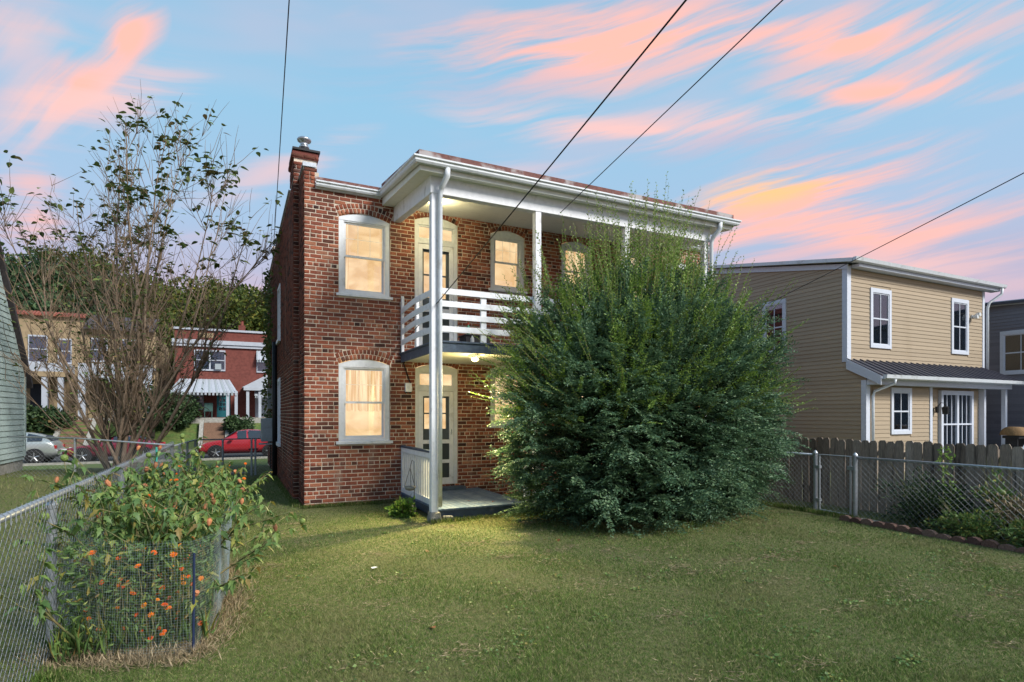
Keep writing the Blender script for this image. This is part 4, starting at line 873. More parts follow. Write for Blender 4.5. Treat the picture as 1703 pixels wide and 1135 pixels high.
bx(-13.6, -10.2, FV - 2.2, FV, 1.0, 1.52).build('porch_floor', 'concrete', YR); bx(-12.4, -11.5, FV - .02, FV, 1.6, 3.6).build('door', 'dark_room', YR); bx(-14, -13.4, FV + 1, FV + 1.5, 7.5, 8.6).build('chimney', 'tile_red', YR)
WR = thing('white_row_house', 'tan row house with white arched porch behind the bare branched tree', 'house', (-8, FV, Z0))
ops = [(-9.4, -8.5, 5.1, 6.6), (-7.85, -6.9, 5.1, 6.6)]
hole_wall(WR, 'far_yellow', -9.7, -5.9, Z0 - .6, 7.2, FV + .05, ops); bx(-9.68, -5.92, FV + .25, FV + 9, Z0 - .6, 7.0).build('body', 'far_yellow', WR)
for o in ops: farwin(WR, *o, FV + .05)
MB().hexa([(-9.72, FV - .4, 7.1), (-5.88, FV - .4, 7.1), (-5.88, FV + 2.2, 8.2), (-9.72, FV + 2.2, 8.2), (-9.72, FV - .4, 7.25), (-5.88, FV - .4, 7.25), (-5.88, FV + 2.2, 8.35), (-9.72, FV + 2.2, 8.35)]).build('roof', 'slate', WR)
m_ = MB().box(-9.7, -5.9, FV - 1.7, FV - 1.5, 4.0, 4.85)
for a, b in ((-9.7, -9.35), (-7.95, -7.65), (-6.25, -5.9)): m_.box(a, b, FV - 1.7, FV - 1.5, 1.5, 4.0)
for cxx in (-8.65, -6.95):
    for s in (-1, 1):
        pts = [(cxx + s * .72, FV - 1.7, 4.0)] + [(cxx + s * .72 * math.cos(a), FV - 1.7, 3.3 + .7 * math.sin(a)) for a in np.linspace(0, math.pi / 2, 7)]
        m_.prism(pts if s > 0 else pts[::-1], (0, .2, 0))
m_.build('porch_front', 'far_white', WR); bx(-9.7, -5.9, FV - 1.5, FV + .04, 4.6, 4.75).build('porch_roof', 'far_white', WR); bx(-9.7, -5.9, FV - 1.7, FV, .9, 1.5).build('porch_floor', 'concrete', WR)
# garden steps up the bank
def steps(name, label, u, w_, n, v0, v1, z0, z1, m):
    S = thing(name, label, 'steps', (u, v0, z0), 'garden steps up the bank')
    for i in range(n):
        a = v0 + (v1 - v0) * i / n; bx(u - w_ / 2, u + w_ / 2, a, v1 + .2, z0 - .3 + (z1 - z0) * i / n, z0 + (z1 - z0) * (i + 1) / n).build('step', m, S)
    for s in (-1, 1): MB().hexa([(u + s * (w_ / 2 + .02), v0 - .1, z0 - .2), (u + s * (w_ / 2 + .25), v0 - .1, z0 - .2), (u + s * (w_ / 2 + .25), v1, z1 - .2), (u + s * (w_ / 2 + .02), v1, z1 - .2), (u + s * (w_ / 2 + .02), v0 - .1, z0 + .35), (u + s * (w_ / 2 + .25), v0 - .1, z0 + .35), (u + s * (w_ / 2 + .25), v1, z1 + .2), (u + s * (w_ / 2 + .02), v1, z1 + .2)]).build('side_wall', 'concrete', S)
steps('garden_steps', 'worn brown steps with pale side walls climbing the bank at left', -9.6, 1.3, 8, 28.6, 31.5, -.38, 1.4, 'steps_brick')
steps('garden_steps', 'short brown steps leading to the teal door house', -2.35, 1.2, 6, 28.7, 30.5, -.38, 1.2, 'steps_brick')

# ================================================================ CARS
def car(name, label, colr, length, kind, loc, rot):
    K = thing(name, label, 'car', loc, 'cars parked along the street', local=True)
    H = {'coupe': 1.26, 'hatch': 1.48}[kind]; hw = .86
    if kind == 'coupe': prof = [(0, .32, .48, .48, .55), (.06, .24, .58, .58, .72), (.2, .2, .70, .70, .82), (.95, .2, .80, .80, .86), (1.35, .2, .86, .87, .86), (1.95, .2, .88, 1.22, .86), (2.35, .2, .89, H, .86), (2.85, .2, .90, 1.20, .86), (3.35, .2, .92, .97, .86), (3.7, .22, .90, .92, .83), (3.88, .3, .80, .80, .76), (3.95, .36, .60, .60, .66)]
    else: prof = [(0, .34, .52, .52, .6), (.07, .24, .66, .66, .76), (.25, .2, .80, .80, .83), (.9, .2, .92, .92, .86), (1.15, .2, .95, .97, .86), (1.8, .2, .97, 1.42, .86), (2.3, .2, .97, H, .86), (3.1, .2, .98, 1.44, .86), (3.7, .2, 1.0, 1.28, .85), (4.0, .24, .98, 1.02, .82), (4.12, .3, .82, .82, .78), (4.18, .38, .6, .6, .68)]
    sc_ = length / prof[-1][0]; m_ = MB(); ring = 11
    for x, zb, zbelt, zt, w_ in prof:
        x = x * sc_ - length / 2; cab = zt - zbelt > .08; wt = w_ * (.72 if cab else .86); zr = zt - (.04 if cab else .015)
        half = [(w_ * .9, zb), (w_ * 1.0, zb + (zbelt - zb) * .45), (w_ * .97, zbelt - .03), (w_ * .93, zbelt), (wt, zr)]
        for y, z in half: m_.v.append((x, -y, z))
        m_.v.append((x, 0, zt))
        for y, z in half[::-1]: m_.v.append((x, y, z))
    nn = len(prof)
    for i in range(nn - 1):
        for k in range(ring): a, b = i * ring + k, i * ring + (k + 1) % ring; m_.f.append((a, b, b + ring, a + ring))
    m_.f += [tuple(range(ring)), tuple(range(nn * ring - 1, (nn - 1) * ring - 1, -1))]
    body = m_.build('body', colr, K, smooth=True); sb = body.modifiers.new('smooth', 'SUBSURF'); sb.levels = sb.render_levels = 1
    cabs = [i for i in range(nn) if prof[i][3] - prof[i][2] > .08]; V_ = m_.v
    for s, (b_, t_) in ((-1, (3, 4)), (1, (7, 6))):
        for i, j in zip(cabs[:-1], cabs[1:]):
            q = [Vector(V_[i * ring + b_]), Vector(V_[j * ring + b_]), Vector(V_[j * ring + t_]), Vector(V_[i * ring + t_])]; c0 = sum(q, Vector()) / 4
            g = MB(); g.v = [tuple(c0 + (p - c0) * .86 + Vector((0, s * .02, .01))) for p in q]; g.f = [(0, 1, 2, 3)]; g.build('side_window', 'dark_glass', body); g2 = MB(); g2.v = [(x, y - s * .006, z) for x, y, z in g.v]; g2.f = [(0, 1, 2, 3)]; g2.build('window_tint', 'dark_room', body)
    for i, j, nm in ((cabs[0] - 1, cabs[0], 'windscreen'), (cabs[-1], cabs[-1] + 1, 'rear_window')):
        q = [Vector(V_[i * ring + 4]), Vector(V_[i * ring + 5]), Vector(V_[i * ring + 6]), Vector(V_[j * ring + 6]), Vector(V_[j * ring + 5]), Vector(V_[j * ring + 4])]; c0 = sum(q, Vector()) / 6
        g = MB(); g.v = [tuple(c0 + (p - c0) * .9 + Vector((0, 0, .015))) for p in q]; g.f = [(0, 1, 4, 5), (1, 2, 3, 4)]; g.build(nm, 'head_lamp' if False else 'dark_room', body)
    r = .32
    for x in (-length / 2 + .82 * sc_, length / 2 - .78 * sc_):
        for s in (-1, 1):
            wl = MB().lathe([(.2, -.10), (r - .02, -.10), (r, -.07), (r, .07), (r - .02, .10), (.2, .10)], (x, s * (hw - .08), r), 20, 'y').build('wheel', 'tyre', K, smooth=True)
            y = s * (hw + .025)
            MB().lathe([(.205, -.012), (.205, .012)], (x, y - s * .03, r), 16, 'y').build('rim_well', 'dark_box', wl)
            rm = MB().lathe([(.05, -.01), (.05, .012)], (x, y, r), 10, 'y')
            for a in range(5):
                t = a * 2 * math.pi / 5 + .3; rm.tube([(x, y, r), (x + math.cos(t) * .2, y, r + math.sin(t) * .2)], .026, 5)
            rm.build('rim', 'rim', wl)
            MB().lathe([(r + .05, -.02), (r + .05, .008)], (x, s * (hw - .012), r + .02), 20, 'y').build('wheel_arch', 'dark_box', body)
    for s in (-1, 1):
        MB().box(-length / 2 + .02, -length / 2 + .28, s * .66 - .1, s * .66 + .1, .56, .66).build('headlight', 'head_lamp', body, bevel=.03); MB().box(length / 2 - .14, length / 2 - .02, s * .66 - .1, s * .66 + .1, .66, .84).build('tail_light', 'tail_red', body, bevel=.03)
        MB().box(-.62, -.45, s * .98 - .08, s * .98 + .08, .92, 1.02).build('wing_mirror', colr, body, bevel=.03)
    K.location = loc; K.rotation_euler = (0, 0, rot); return K
car('parked_car', 'silver hatchback partly hidden by the pale green shed', 'car_silver', 4.2, 'hatch', (-10.45, 21.6, -.488), 0)
car('parked_car', 'dark red low coupe parked behind the bare tree', 'car_maroon', 3.95, 'coupe', (-6.25, 21.6, -.488), 0)
car('parked_car', 'bright red hatchback beyond the side yard gate', 'car_red', 4.0, 'hatch', (-.8, 21.6, -.488), 0)
# ================================================================ FENCES
def chain_mesh(parent, p0, p1, h, z0, pitch=.078, r=.0019, name='chain_link', m='galv_wire'):
    p0, p1 = np.array(p0, float), np.array(p1, float); Ln = np.linalg.norm(p1 - p0); d = (p1 - p0) / Ln; nrm = np.array([-d[1], d[0]])
    V_, F_ = [], []; b = 0
    for sgn in (1, -1):
        for a in np.arange(-h, Ln + h, pitch):
            s0, s1 = a, a + sgn * h; t0, t1 = 0., 1.
            for lim, up in ((0, False), (Ln, True)):
                if s1 != s0:
                    t = (lim - s0) / (s1 - s0)
                    if (s1 > s0) != up: t0 = max(t0, t)
                    else: t1 = min(t1, t)
            if t1 - t0 < .03: continue
            for t in (t0, t1):
                s = s0 + (s1 - s0) * t; q = p0 + d * s + nrm * sgn * .003; c = np.array([q[0], q[1], z0 + .03 + h * t])
                for k in range(3):
                    an = k * 2 * math.pi / 3; V_.append(c + np.array([nrm[0] * math.cos(an), nrm[1] * math.cos(an), 0]) * r + np.array([d[0] * -sgn, d[1] * -sgn, 1]) * .707 * math.sin(an) * r)
            F_ += [(b, b + 1, b + 4, b + 3), (b + 1, b + 2, b + 5, b + 4), (b + 2, b, b + 3, b + 5)]; b += 6
    return tag(np_mesh(name, np.array(V_), np.array(F_), m, parent), kind='stuff')
def post(parent, u, v, z0, z1, r=.03, m='galv', name='post'):
    return MB().lathe([(r, z0 - .1), (r, z1), (r * 1.25, z1 + .005), (r * 1.25, z1 + .03), (r * .6, z1 + .06), (.004, z1 + .075)], (u, v, 0), 12).build(name, m, parent, smooth=False)
def rail(parent, pts, r=.021, m='galv', name='top_rail'): return MB().tube(pts, r, 10).build(name, m, parent, smooth=True)
LF = thing('chain_link_fence', 'galvanised chain link fence running along the left side of the lawn', 'fence', (-2.32, -6, 0))
FU = -2.32
for v in (-8.8, -5.83, -3.0, -.2, 2.9): post(LF, FU - .02 if v > -6 else FU, v, 0, 1.03, .032)
rail(LF, [(FU, -9.6, 1.14), (FU, -5.83, 1.125), (FU, 0, 1.11), (FU, 2.95, 1.07)], .024); chain_mesh(LF, (FU + .03, -9.6), (FU + .03, 2.9), 1.07, 0, .09, .0020)
tw = MB()
for v in np.arange(-9.4, 2.8, .085): tw.tube([(FU + .03, v, 1.08), (FU + .025, v + .02, 1.145), (FU + .0, v + .035, 1.16)], .0026, 4)
tag(tw.build('wire_ends', 'galv_wire', LF), kind='stuff')
CF = thing('chain_link_fence', "neighbour's chain link fence crossing in front of the pale green shed", 'fence', (-4.6, 6, .1))
A, B_, J = (-4.63, 5.98), (-6.0, 6.3), (-2.35, 2.95)
post(CF, *A, .1, 1.10, .028); rail(CF, [(*J, 1.07), (*A, 1.15), (*B_, 1.2)], .02); chain_mesh(CF, J, A, 1.0, .05, .09); chain_mesh(CF, A, B_, .98, .2, .09)
FF = thing('side_yard_gate', 'dark chain link gate and fence closing the side yard by the brick house', 'gate', (-1.2, 6.7, 0))
for u, v in ((-2.3, 4.2), (-2.22, 5.4), (-2.12, 6.7), (-1.45, 6.7), (-.72, 6.7), (-.62, 6.7)): post(FF, u, v, 0, .98, .026, 'util_grey')
rail(FF, [(FU, 2.95, 1.05), (-2.12, 6.7, 1.03), (-.15, 6.7, 1.04)], .019, 'util_grey'); chain_mesh(FF, (-2.3, 3), (-2.12, 6.7), .98, 0, .085); chain_mesh(FF, (-2.12, 6.7), (-.15, 6.7), .98, 0, .085)
rail(FF, [(-1.4, 6.7, .08), (-.76, 6.7, .08)], .018, 'util_grey', 'bottom_rail'); bx(-.8, -.55, 6.68, 6.72, .72, .76).build('latch', 'black_iron', FF)
RF = thing('chain_link_fence', 'galvanised chain link fence along the right side of the lawn', 'fence', (8.1, -6, 0)); RX = 8.1
for v in (-2.2, -4.35, -5.07, -7.9): post(RF, RX, v, 0, 1.02, .034)
rail(RF, [(RX, -1.2, 1.01), (RX, -4.33, 1.01)]); rail(RF, [(RX, -5.09, 1.01), (RX, -9.5, 1.0)]); chain_mesh(RF, (RX - .03, -4.33), (RX - .03, -1.2), .98, 0, .09, .0020); chain_mesh(RF, (RX - .03, -9.5), (RX - .03, -5.09), .98, 0, .09, .0020)
for z in (.3, .55, .8, .95): MB().lathe([(.04, z - .012), (.04, z + .012)], (RX, -5.07, 0), 10).build('tension_band', 'galv', RF)
GT = thing('garden_gate', 'chain link gate in the right hand fence', 'gate', (8.1, -4.7, 0))
MB().tube([(RX, -4.43, .05), (RX, -4.43, 1.02), (RX, -4.99, 1.02), (RX, -4.99, .05), (RX, -4.43, .05)], .018, 8).build('frame', 'galv', GT); chain_mesh(GT, (RX - .01, -4.98), (RX - .01, -4.44), .93, .04, .09, .0020)
for z in (.2, .78): MB().box(RX - .03, RX + .03, -4.45, -4.33, z, z + .05).build('hinge', 'galv', GT)
MB().box(RX - .035, RX + .03, -5.05, -4.95, .80, .86).build('latch', 'galv', GT)

WF = thing('picket_fence', 'weathered grey dog-ear picket fence beyond the right chain link', 'fence', (9.0, -5, 0))
pms = []
for k in range(4):
    h = 1.0; w_ = .142; m_ = MB().prism([(0, 0, 0), (0, w_, 0), (0, w_, 1.235), (0, w_ - .028, 1.27), (0, .028, 1.27 + .004 * k), (0, 0, 1.235)], (.018, 0, 0)); me = m_.mesh('picket'); me.materials.append(MATS['picket']); pms.append(me)
v = -9.6; i = 0
while v < -1.2:
    inst('picket', random.choice(pms), WF, (9.0 + random.uniform(-.006, .006), v, random.uniform(-.02, .015)), (random.uniform(-.012, .012), 0, random.uniform(-.03, .03)), (1, random.uniform(.94, 1.02), 1)); v += .1475
for z in (.25, 1.0): bx(9.025, 9.065, -9.6, -1.2, z, z + .09).build('rail', 'picket', WF)
for v in (-9, -6.6, -4.2, -1.8): bx(9.066, 9.16, v, v + .09, -.1, 1.2).build('post', 'picket', WF)
ED = thing('garden_edging', 'low brown scalloped block edging along the right flower bed', 'edging', (7.75, -6, 0))
em = MB().prism([(-.04, -.085, -.05), (-.04, .085, -.05), (-.04, .085, .055), (-.04, .05, .085), (-.04, 0, .095), (-.04, -.05, .085), (-.04, -.085, .055)], (.08, 0, 0)).mesh('edging_block'); em.materials.append(MATS['edging'])
for i in range(26):
    t = i / 25; inst('edging_block', em, ED, (7.74 - .13 * math.sin(t * math.pi * .9) + .16 * t, -5.15 - t * 4.5, random.uniform(-.025, .005)), (random.uniform(-.06, .06), random.uniform(-.08, .08), random.uniform(-.08, .08)))
tag(bx(7.78, 8.02, -5.52, -5.22, .0, .045).build('paving_stone', 'pave', None, bevel=.008), 'flat tan paving stone at the foot of the right gate post', 'stone')
for k, (x, y) in enumerate(((7.95, -5.7), (7.88, -5.85))): tag(MB().hexa([(x - .05, y - .1, 0), (x + .05, y - .1, 0), (x + .06, y + .1, 0), (x - .04, y + .1, 0), (x - .05, y - .1, .055), (x + .05, y - .1, .055), (x + .06, y + .1, .05), (x - .04, y + .1, .05)]).build('loose_brick', 'edging', None, bevel=.005), ('loose red brick in the weeds nearest the right gate post', 'loose red brick lying further from the right gate post')[k], 'brick', 'loose bricks by the gate')

# ================================================================ BIG SHRUB
BC = np.array([5.22, -3.05])
BU = thing('large_shrub', 'huge rounded dark green shrub with long arching shoots against the porch', 'shrub', (BC[0], BC[1], 0))
PZ = np.array([0, .4, 1.1, 1.9, 2.5, 3.0, 3.4, 3.8, 4.2]); PH = np.array([.74, .88, 1.0, 1.02, .93, .78, .58, .36, .10])
def lumps(ph, z): return 1 + .10 * np.sin(ph * 3 + z * 1.3 + 1) + .08 * np.sin(ph * 5 - z * 2.3) + .05 * np.sin(ph * 11 + z * 4.1)
def shell(ph, z, f):
    h = np.interp(z, PZ, PH) * f * lumps(ph, z)
    return np.stack([BC[0] + 2.2 * h * np.cos(ph), BC[1] + np.where(np.sin(ph) < 0, 1.5, .72) * h * np.sin(ph), z], -1)
def ok_pos(p): return ~((p[:, 1] > -2.36) & (rng.random(len(p)) < .75)) & (p[:, 1] < -1.9) & (p[:, 2] > .01)
def sprays(n, zr, nsh, lr, leafn, lsz, m, name, frange, up, droop, spread=.55, phi=None):
    """feathery sprays: each a fan of side shoots lying in one plane, leaves in two ranks along every shoot"""
    z = rng.uniform(zr[0], zr[1], n); ph = rng.uniform(np.pi * .92, np.pi * 2.08, n) if phi is None else rng.uniform(phi[0], phi[1], n)
    o = shell(ph, z, rng.uniform(frange[0], frange[1], n))
    zn = sstep(1.0, 4.2, z)[:, None]; out = np.stack([np.cos(ph), np.sin(ph) * .85, np.zeros(n)], 1)
    ax = unit(out * (1.05 - .7 * zn) + np.array([0, 0, 1.]) * (up[0] + (up[1] - up[0]) * zn) + rng.normal(size=(n, 3)) * .20)
    side = unit(np.cross(ax, np.array([0, 0, 1.]) + rng.normal(size=(n, 3)) * .35)); nor = unit(np.cross(side, ax))
    P_, D_, S_, U_ = [], [], [], []; tone = rng.random(n)
    L0 = rng.uniform(lr[0], lr[1], n)
    stems = []
    for k in range(nsh):
        t0 = rng.random(n) * .75 * (k > 0); an = rng.normal(size=n) * spread * (k > 0)
        d = unit(ax * np.cos(an)[:, None] + side * np.sin(an)[:, None] + rng.normal(size=(n, 3)) * .08)
        L_ = L0 * (1 - .6 * t0) * (1 if k == 0 else .72) ; st0 = o + ax * (t0 * L0)[:, None]
        tt = np.linspace(.05, 1, leafn)
        line = st0[:, None] + d[:, None] * (tt[None, :, None] * L_[:, None, None]); line[..., 2] -= droop * (tt[None] ** 2) * L_[:, None]
        stems.append(line)
        sg = np.where(np.arange(leafn) % 2, 1., -1.)[None, :, None]
        perp = unit(np.cross(d, nor))
        P_.append(line.reshape(-1, 3)); D_.append((d[:, None] * .75 + perp[:, None] * sg * .8 + rng.normal(size=(n, leafn, 3)) * .22).reshape(-1, 3))
        S_.append((lsz * rng.uniform(.7, 1.2, (n, leafn)) * np.linspace(1.05, .6, leafn)[None]).ravel()); U_.append(np.repeat(nor, leafn, 0))
    P_, D_, S_, U_ = map(np.concatenate, (P_, D_, S_, U_)); k = ok_pos(P_)
    leaf_mesh(name, P_[k], D_[k], S_[k], m, BU, .48, .10, U_[k]); return stems
sprays(800, (.02, 3.6), 9, (.42, .80), 13, .078, 'leaf_bush', 'foliage', (.74, .96), (.18, 1.3), .16)
sprays(420, (.02, 3.0), 8, (.5, .9), 14, .072, 'leaf_bush', 'foliage', (.88, 1.0), (.05, 1.0), .22)
sprays(240, (1.6, 3.7), 5, (.5, .95), 16, .066, 'leaf_shoot', 'new_shoots', (.78, .98), (.5, 1.8), .0, .35)
W1 = sprays(340, (2.7, 3.9), 1, (.9, 1.8), 36, .068, 'leaf_shoot', 'new_shoots', (.3, .95), (1.2, 2.4), -.05)
W2 = sprays(130, (1.4, 3.3), 2, (.8, 1.35), 32, .055, 'leaf_shoot', 'new_shoots', (.85, 1.0), (.55, 1.3), .05, .2)
W3 = sprays(46, (1.5, 2.8), 2, (.7, 1.15), 32, .050, 'leaf_shoot', 'new_shoots', (.86, 1.0), (.45, .9), .08, .2, (2.9, 3.7))
sm = MB()
for Wk in (W1, W2, W3):
    for ln in Wk:
        for q in ln:
            if q[-1][1] < -2.1: sm.tube([tuple(q[0]), tuple(q[len(q) // 2]), tuple(q[-1])], [.005, .004, .0015], 3, False)
tag(sm.build('shoot_stems', 'stem_green', BU), kind='stuff')
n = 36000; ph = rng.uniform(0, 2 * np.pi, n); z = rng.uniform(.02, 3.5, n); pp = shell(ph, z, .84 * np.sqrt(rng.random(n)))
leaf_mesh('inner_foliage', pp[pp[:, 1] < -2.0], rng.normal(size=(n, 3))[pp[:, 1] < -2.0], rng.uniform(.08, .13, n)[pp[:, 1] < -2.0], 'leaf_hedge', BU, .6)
for k in range(14):
    a = k * .45; MB().tube([(BC[0] + .25 * math.cos(a), BC[1] + .2 * math.sin(a), -.05), (BC[0] + .7 * math.cos(a), BC[1] + .4 * math.sin(a), 1.2), (BC[0] + 1.2 * math.cos(a * 1.1), BC[1] + .55 * math.sin(a * 1.1), 2.7)], [.05, .035, .012], 6).build('stem', 'bark_dark', BU)

# ================================================================ LEFT TREE
TB = Vector((-3.7, 5.9, .12))
TR = thing('bare_tree', 'multi stemmed half bare tree with sparse leaves left of the brick house', 'tree', TB)
lps, lds, lss = [], [], []; brm = MB(); twm = MB()
def bend(p, d, L_, n, up, wob):
    pts = [p.copy()]; dirs = [d.copy()]
    for i in range(n):
        d = (d + Vector((random.gauss(0, wob), random.gauss(0, wob), random.gauss(0, wob * .6) + up))).normalized(); p = p + d * (L_ / n); pts.append(p.copy()); dirs.append(d.copy())
    return pts, dirs
def add_leaves(p, d, k, s, drop=.5):
    for _ in range(k):
        lps.append(tuple(p + Vector((random.gauss(0, .09), random.gauss(0, .09), random.gauss(0, .08)))))
        lds.append((d.x * .4 + random.gauss(0, .6), d.y * .4 + random.gauss(0, .6), d.z * .2 - drop * random.uniform(.2, 1.2) + .2)); lss.append(s * random.uniform(.7, 1.2))
stems = [(-62, .50, 7.2), (-40, .40, 7.6), (-18, .28, 8.2), (2, .15, 8.9), (20, .10, 9.2), (40, .24, 9.2), (62, .36, 8.0), (85, .46, 7.0), (150, .3, 7.2), (215, .32, 7.0), (-95, .40, 6.8), (-8, .55, 6.4), (-75, .62, 6.6), (-52, .46, 7.6), (-30, .33, 8.4), (30, .16, 9.6), (52, .30, 8.8), (74, .44, 7.6)]
for an, tilt, hh in stems:
    # fan mostly across the view, which is along (cos, -sin) of the heading
    ca = Vector((math.cos(HEAD), -math.sin(HEAD), 0)); cb_ = Vector((math.sin(HEAD), math.cos(HEAD), 0)); a = R(an)
    side_ = ca * math.sin(a) + cb_ * math.cos(a) * .6; d0 = (Vector((0, 0, 1)) + side_ * tilt * 1.35).normalized()
    p0 = TB + Vector((random.uniform(-.2, .2), random.uniform(-.2, .2), -.2))
    pts, dirs = bend(p0, d0, hh * 1.0, 12, .03, .055); r0 = random.uniform(.038, .062)
    MB().tube(pts, [r0 * (1 - .86 * (i / 12) ** .8) for i in range(13)], 8).build('trunk', 'bark', TR, smooth=True)
    add_leaves(pts[-1], dirs[-1], 11, .19)
    for b in range(20):
        i = random.randint(2, 11); t = i / 12; dd = (dirs[i] + Vector((random.gauss(0, .55), random.gauss(0, .55), random.uniform(-.05, .35)))).normalized(); L1 = (2.7 - 1.5 * t) * random.uniform(.55, 1.1)
        q, qd = bend(pts[i], dd, L1, 6, .07, .09); rb = max(.008, r0 * (1 - .86 * t) * .45); brm.tube(q, [rb * (1 - .75 * j / 6) for j in range(7)], 5)
        zt = q[-1].z
        if random.random() < (.62 if zt > 6 else .5): add_leaves(q[-1], qd[-1], random.randint(4, 12) if zt > 5.5 else random.randint(2, 5), .185 if zt > 5.5 else .13)
        for _ in range(6):
            j = random.randint(1, 6); e = (qd[j] + Vector((random.gauss(0, .6), random.gauss(0, .6), random.uniform(-.1, .5)))).normalized(); L2 = random.uniform(.35, 1.1)
            s_, sd2 = bend(q[j], e, L2, 3, .06, .1); twm.tube(s_, [.008, .006, .005, .003], 3, False)
            if random.random() < (.22 if s_[-1].z > 5.2 else .40): add_leaves(s_[-1], sd2[-1], random.randint(1, 5), .17 if s_[-1].z > 5.2 else .11)
tag(brm.build('branches', 'bark', TR, smooth=True), kind='stuff'); tag(twm.build('twigs', 'twig', TR), kind='stuff')
lps, lds, lss = np.array(lps), np.array(lds), np.array(lss)
def leaf_unit(name, m, outline, droop=.25):
    mb = MB(); n = len(outline); mb.v = [(0, y, -droop * y * y) for x, y in outline] + [(x, y, -droop * y * y + .18 * x) for x, y in outline] + [(-x, y, -droop * y * y + .18 * x) for x, y in outline]
    for i in range(n - 1): mb.f += [(i, n + i, n + i + 1, i + 1), (i, i + 1, 2 * n + i + 1, 2 * n + i)]
    me = mb.mesh(name); me.materials.append(MATS[m]); return me
OVAL = [(.01, 0), (.20, .16), (.30, .38), (.24, .62), (.12, .84), (.0, 1.0)]
LOBED = [(.012, 0), (.06, .14), (.26, .32), (.13, .42), (.17, .60), (.08, .70), (.04, .86), (0, 1.0)]
def place_leaves(name, me, parent, P_, D_, S_, n_ind, outline, m, droop):
    """the n_ind nearest leaves as objects, the rest joined"""
    dist = np.linalg.norm(P_ - np.array(CAM), axis=1); order = np.argsort(dist / S_); mats = []
    for k in range(len(P_)):
        d = Vector(D_[k]).normalized(); upv = Vector((random.gauss(0, .35), random.gauss(0, .35), 1)); x = d.cross(upv).normalized(); z_ = x.cross(d).normalized()
        mats.append(Matrix(((x.x, d.x, z_.x, P_[k][0]), (x.y, d.y, z_.y, P_[k][1]), (x.z, d.z, z_.z, P_[k][2]), (0, 0, 0, 1))) @ Matrix.Scale(float(S_[k]), 4))
    off = Matrix.Translation(-ORG[parent.name])
    for k in order[:n_ind]:
        o = link(bpy.data.objects.new(name, me), parent); o.matrix_local = off @ mats[k]
    base = np.array([v.co[:] + (1,) for v in me.vertices]); fc = np.array([list(p.vertices) for p in me.polygons]); V_, F_ = [], []
    for c, k in enumerate(order[n_ind:]): V_.append((np.array(mats[k]) @ base.T).T[:, :3]); F_.append(fc + c * len(base))
    if V_: tag(np_mesh('foliage', np.concatenate(V_), np.concatenate(F_), m, parent, np.repeat(rng.random(len(V_)), len(base))), kind='stuff')
place_leaves('leaf', leaf_unit('leaf', 'leaf_tree', OVAL), TR, lps, lds, lss, 280, OVAL, 'leaf_tree', .25)

# ================================================================ FAR TREES, HEDGES
def far_tree(name, label, u, v, h, rad, m, n=6500, group='trees on the far hillside', cat='tree', z0=None, low=.25, ls=.42):
    z0 = gzf(u, v) if z0 is None else z0
    T = thing(name, label, cat, (u, v, z0), group)
    MB().tube([(u, v, z0 - .3), (u + .1, v, z0 + h * .4), (u, v, z0 + h * .8)], [rad * .07, rad * .05, .03], 7).build('trunk', 'bark_dark', T)
    for k in range(5):
        a = random.uniform(0, 6.28); MB().tube([(u, v, z0 + h * .35), (u + math.cos(a) * rad * .6, v + math.sin(a) * rad * .6, z0 + h * random.uniform(.55, .85))], [rad * .03, .02], 5).build('limb', 'bark_dark', T)
    nc = 46; q = rng.normal(size=(nc, 3)); q = unit(q) * (rng.random((nc, 1)) ** .33); cz = h * (1 + low) / 2; rzz = h * (1 - low) / 2
    c_ = q * np.array([rad, rad, rzz]) * .86 + np.array([u, v, z0 + cz]); cs = rng.uniform(.22, .38, nc) * rad
    w_ = rng.integers(0, nc, n); dv = unit(rng.normal(size=(n, 3))); p = c_[w_] + dv * (cs[w_] * rng.random(n) ** .4)[:, None] * np.array([1, 1, .75])
    leaf_mesh('crown', p, dv + rng.normal(size=(n, 3)) * .8, rng.uniform(.7, 1.3, n) * ls, m, T, .62)
FT = [(-25, 60, 13, 6.5, 'leaf_far_dark', 'tall dark evergreen tree at the far left skyline'), (-19, 57, 13.5, 6, 'leaf_far_dark', 'dark green tree rising left above the tiled row house'), (-30, 66, 14, 7, 'leaf_far_dark', 'dark tree at the left border of the hill'),
      (-13.5, 54, 11, 5.5, 'leaf_far_dark', 'mid height dark tree behind the tan row houses'), (-9, 55, 11.5, 5, 'leaf_far', 'olive green tree directly behind the bare tree'), (-4.5, 53, 11.5, 5, 'leaf_far', 'olive yellow tree left of the brick twin chimney'),
      (0, 52, 11, 5, 'leaf_far', 'yellowish green tree just behind the brick twin house'), (4.5, 52, 10.5, 5, 'leaf_far', 'olive tree beside the far corner of the brick house'), (-7, 45, 8.5, 3.6, 'leaf_far', 'small olive tree between the two rows of houses'),
      (-22, 47, 9.5, 4.5, 'leaf_far_dark', 'dark rounded tree close behind the tiled parapet'), (-16.5, 66, 11, 6, 'leaf_far', 'pale olive tree high on the hill'), (-2, 64, 9, 6, 'leaf_far', 'olive tree crowning the hill above the brick twin house'), (9, 56, 10, 5.5, 'leaf_far', 'olive tree hidden mostly by the brick house side wall'), (-40, 70, 12, 8, 'leaf_far_dark', 'dark tree beyond the left frame edge on the hill')]
for u, v, h, r, m, lb in FT: far_tree('hillside_tree', lb, u, v, h, r, m)
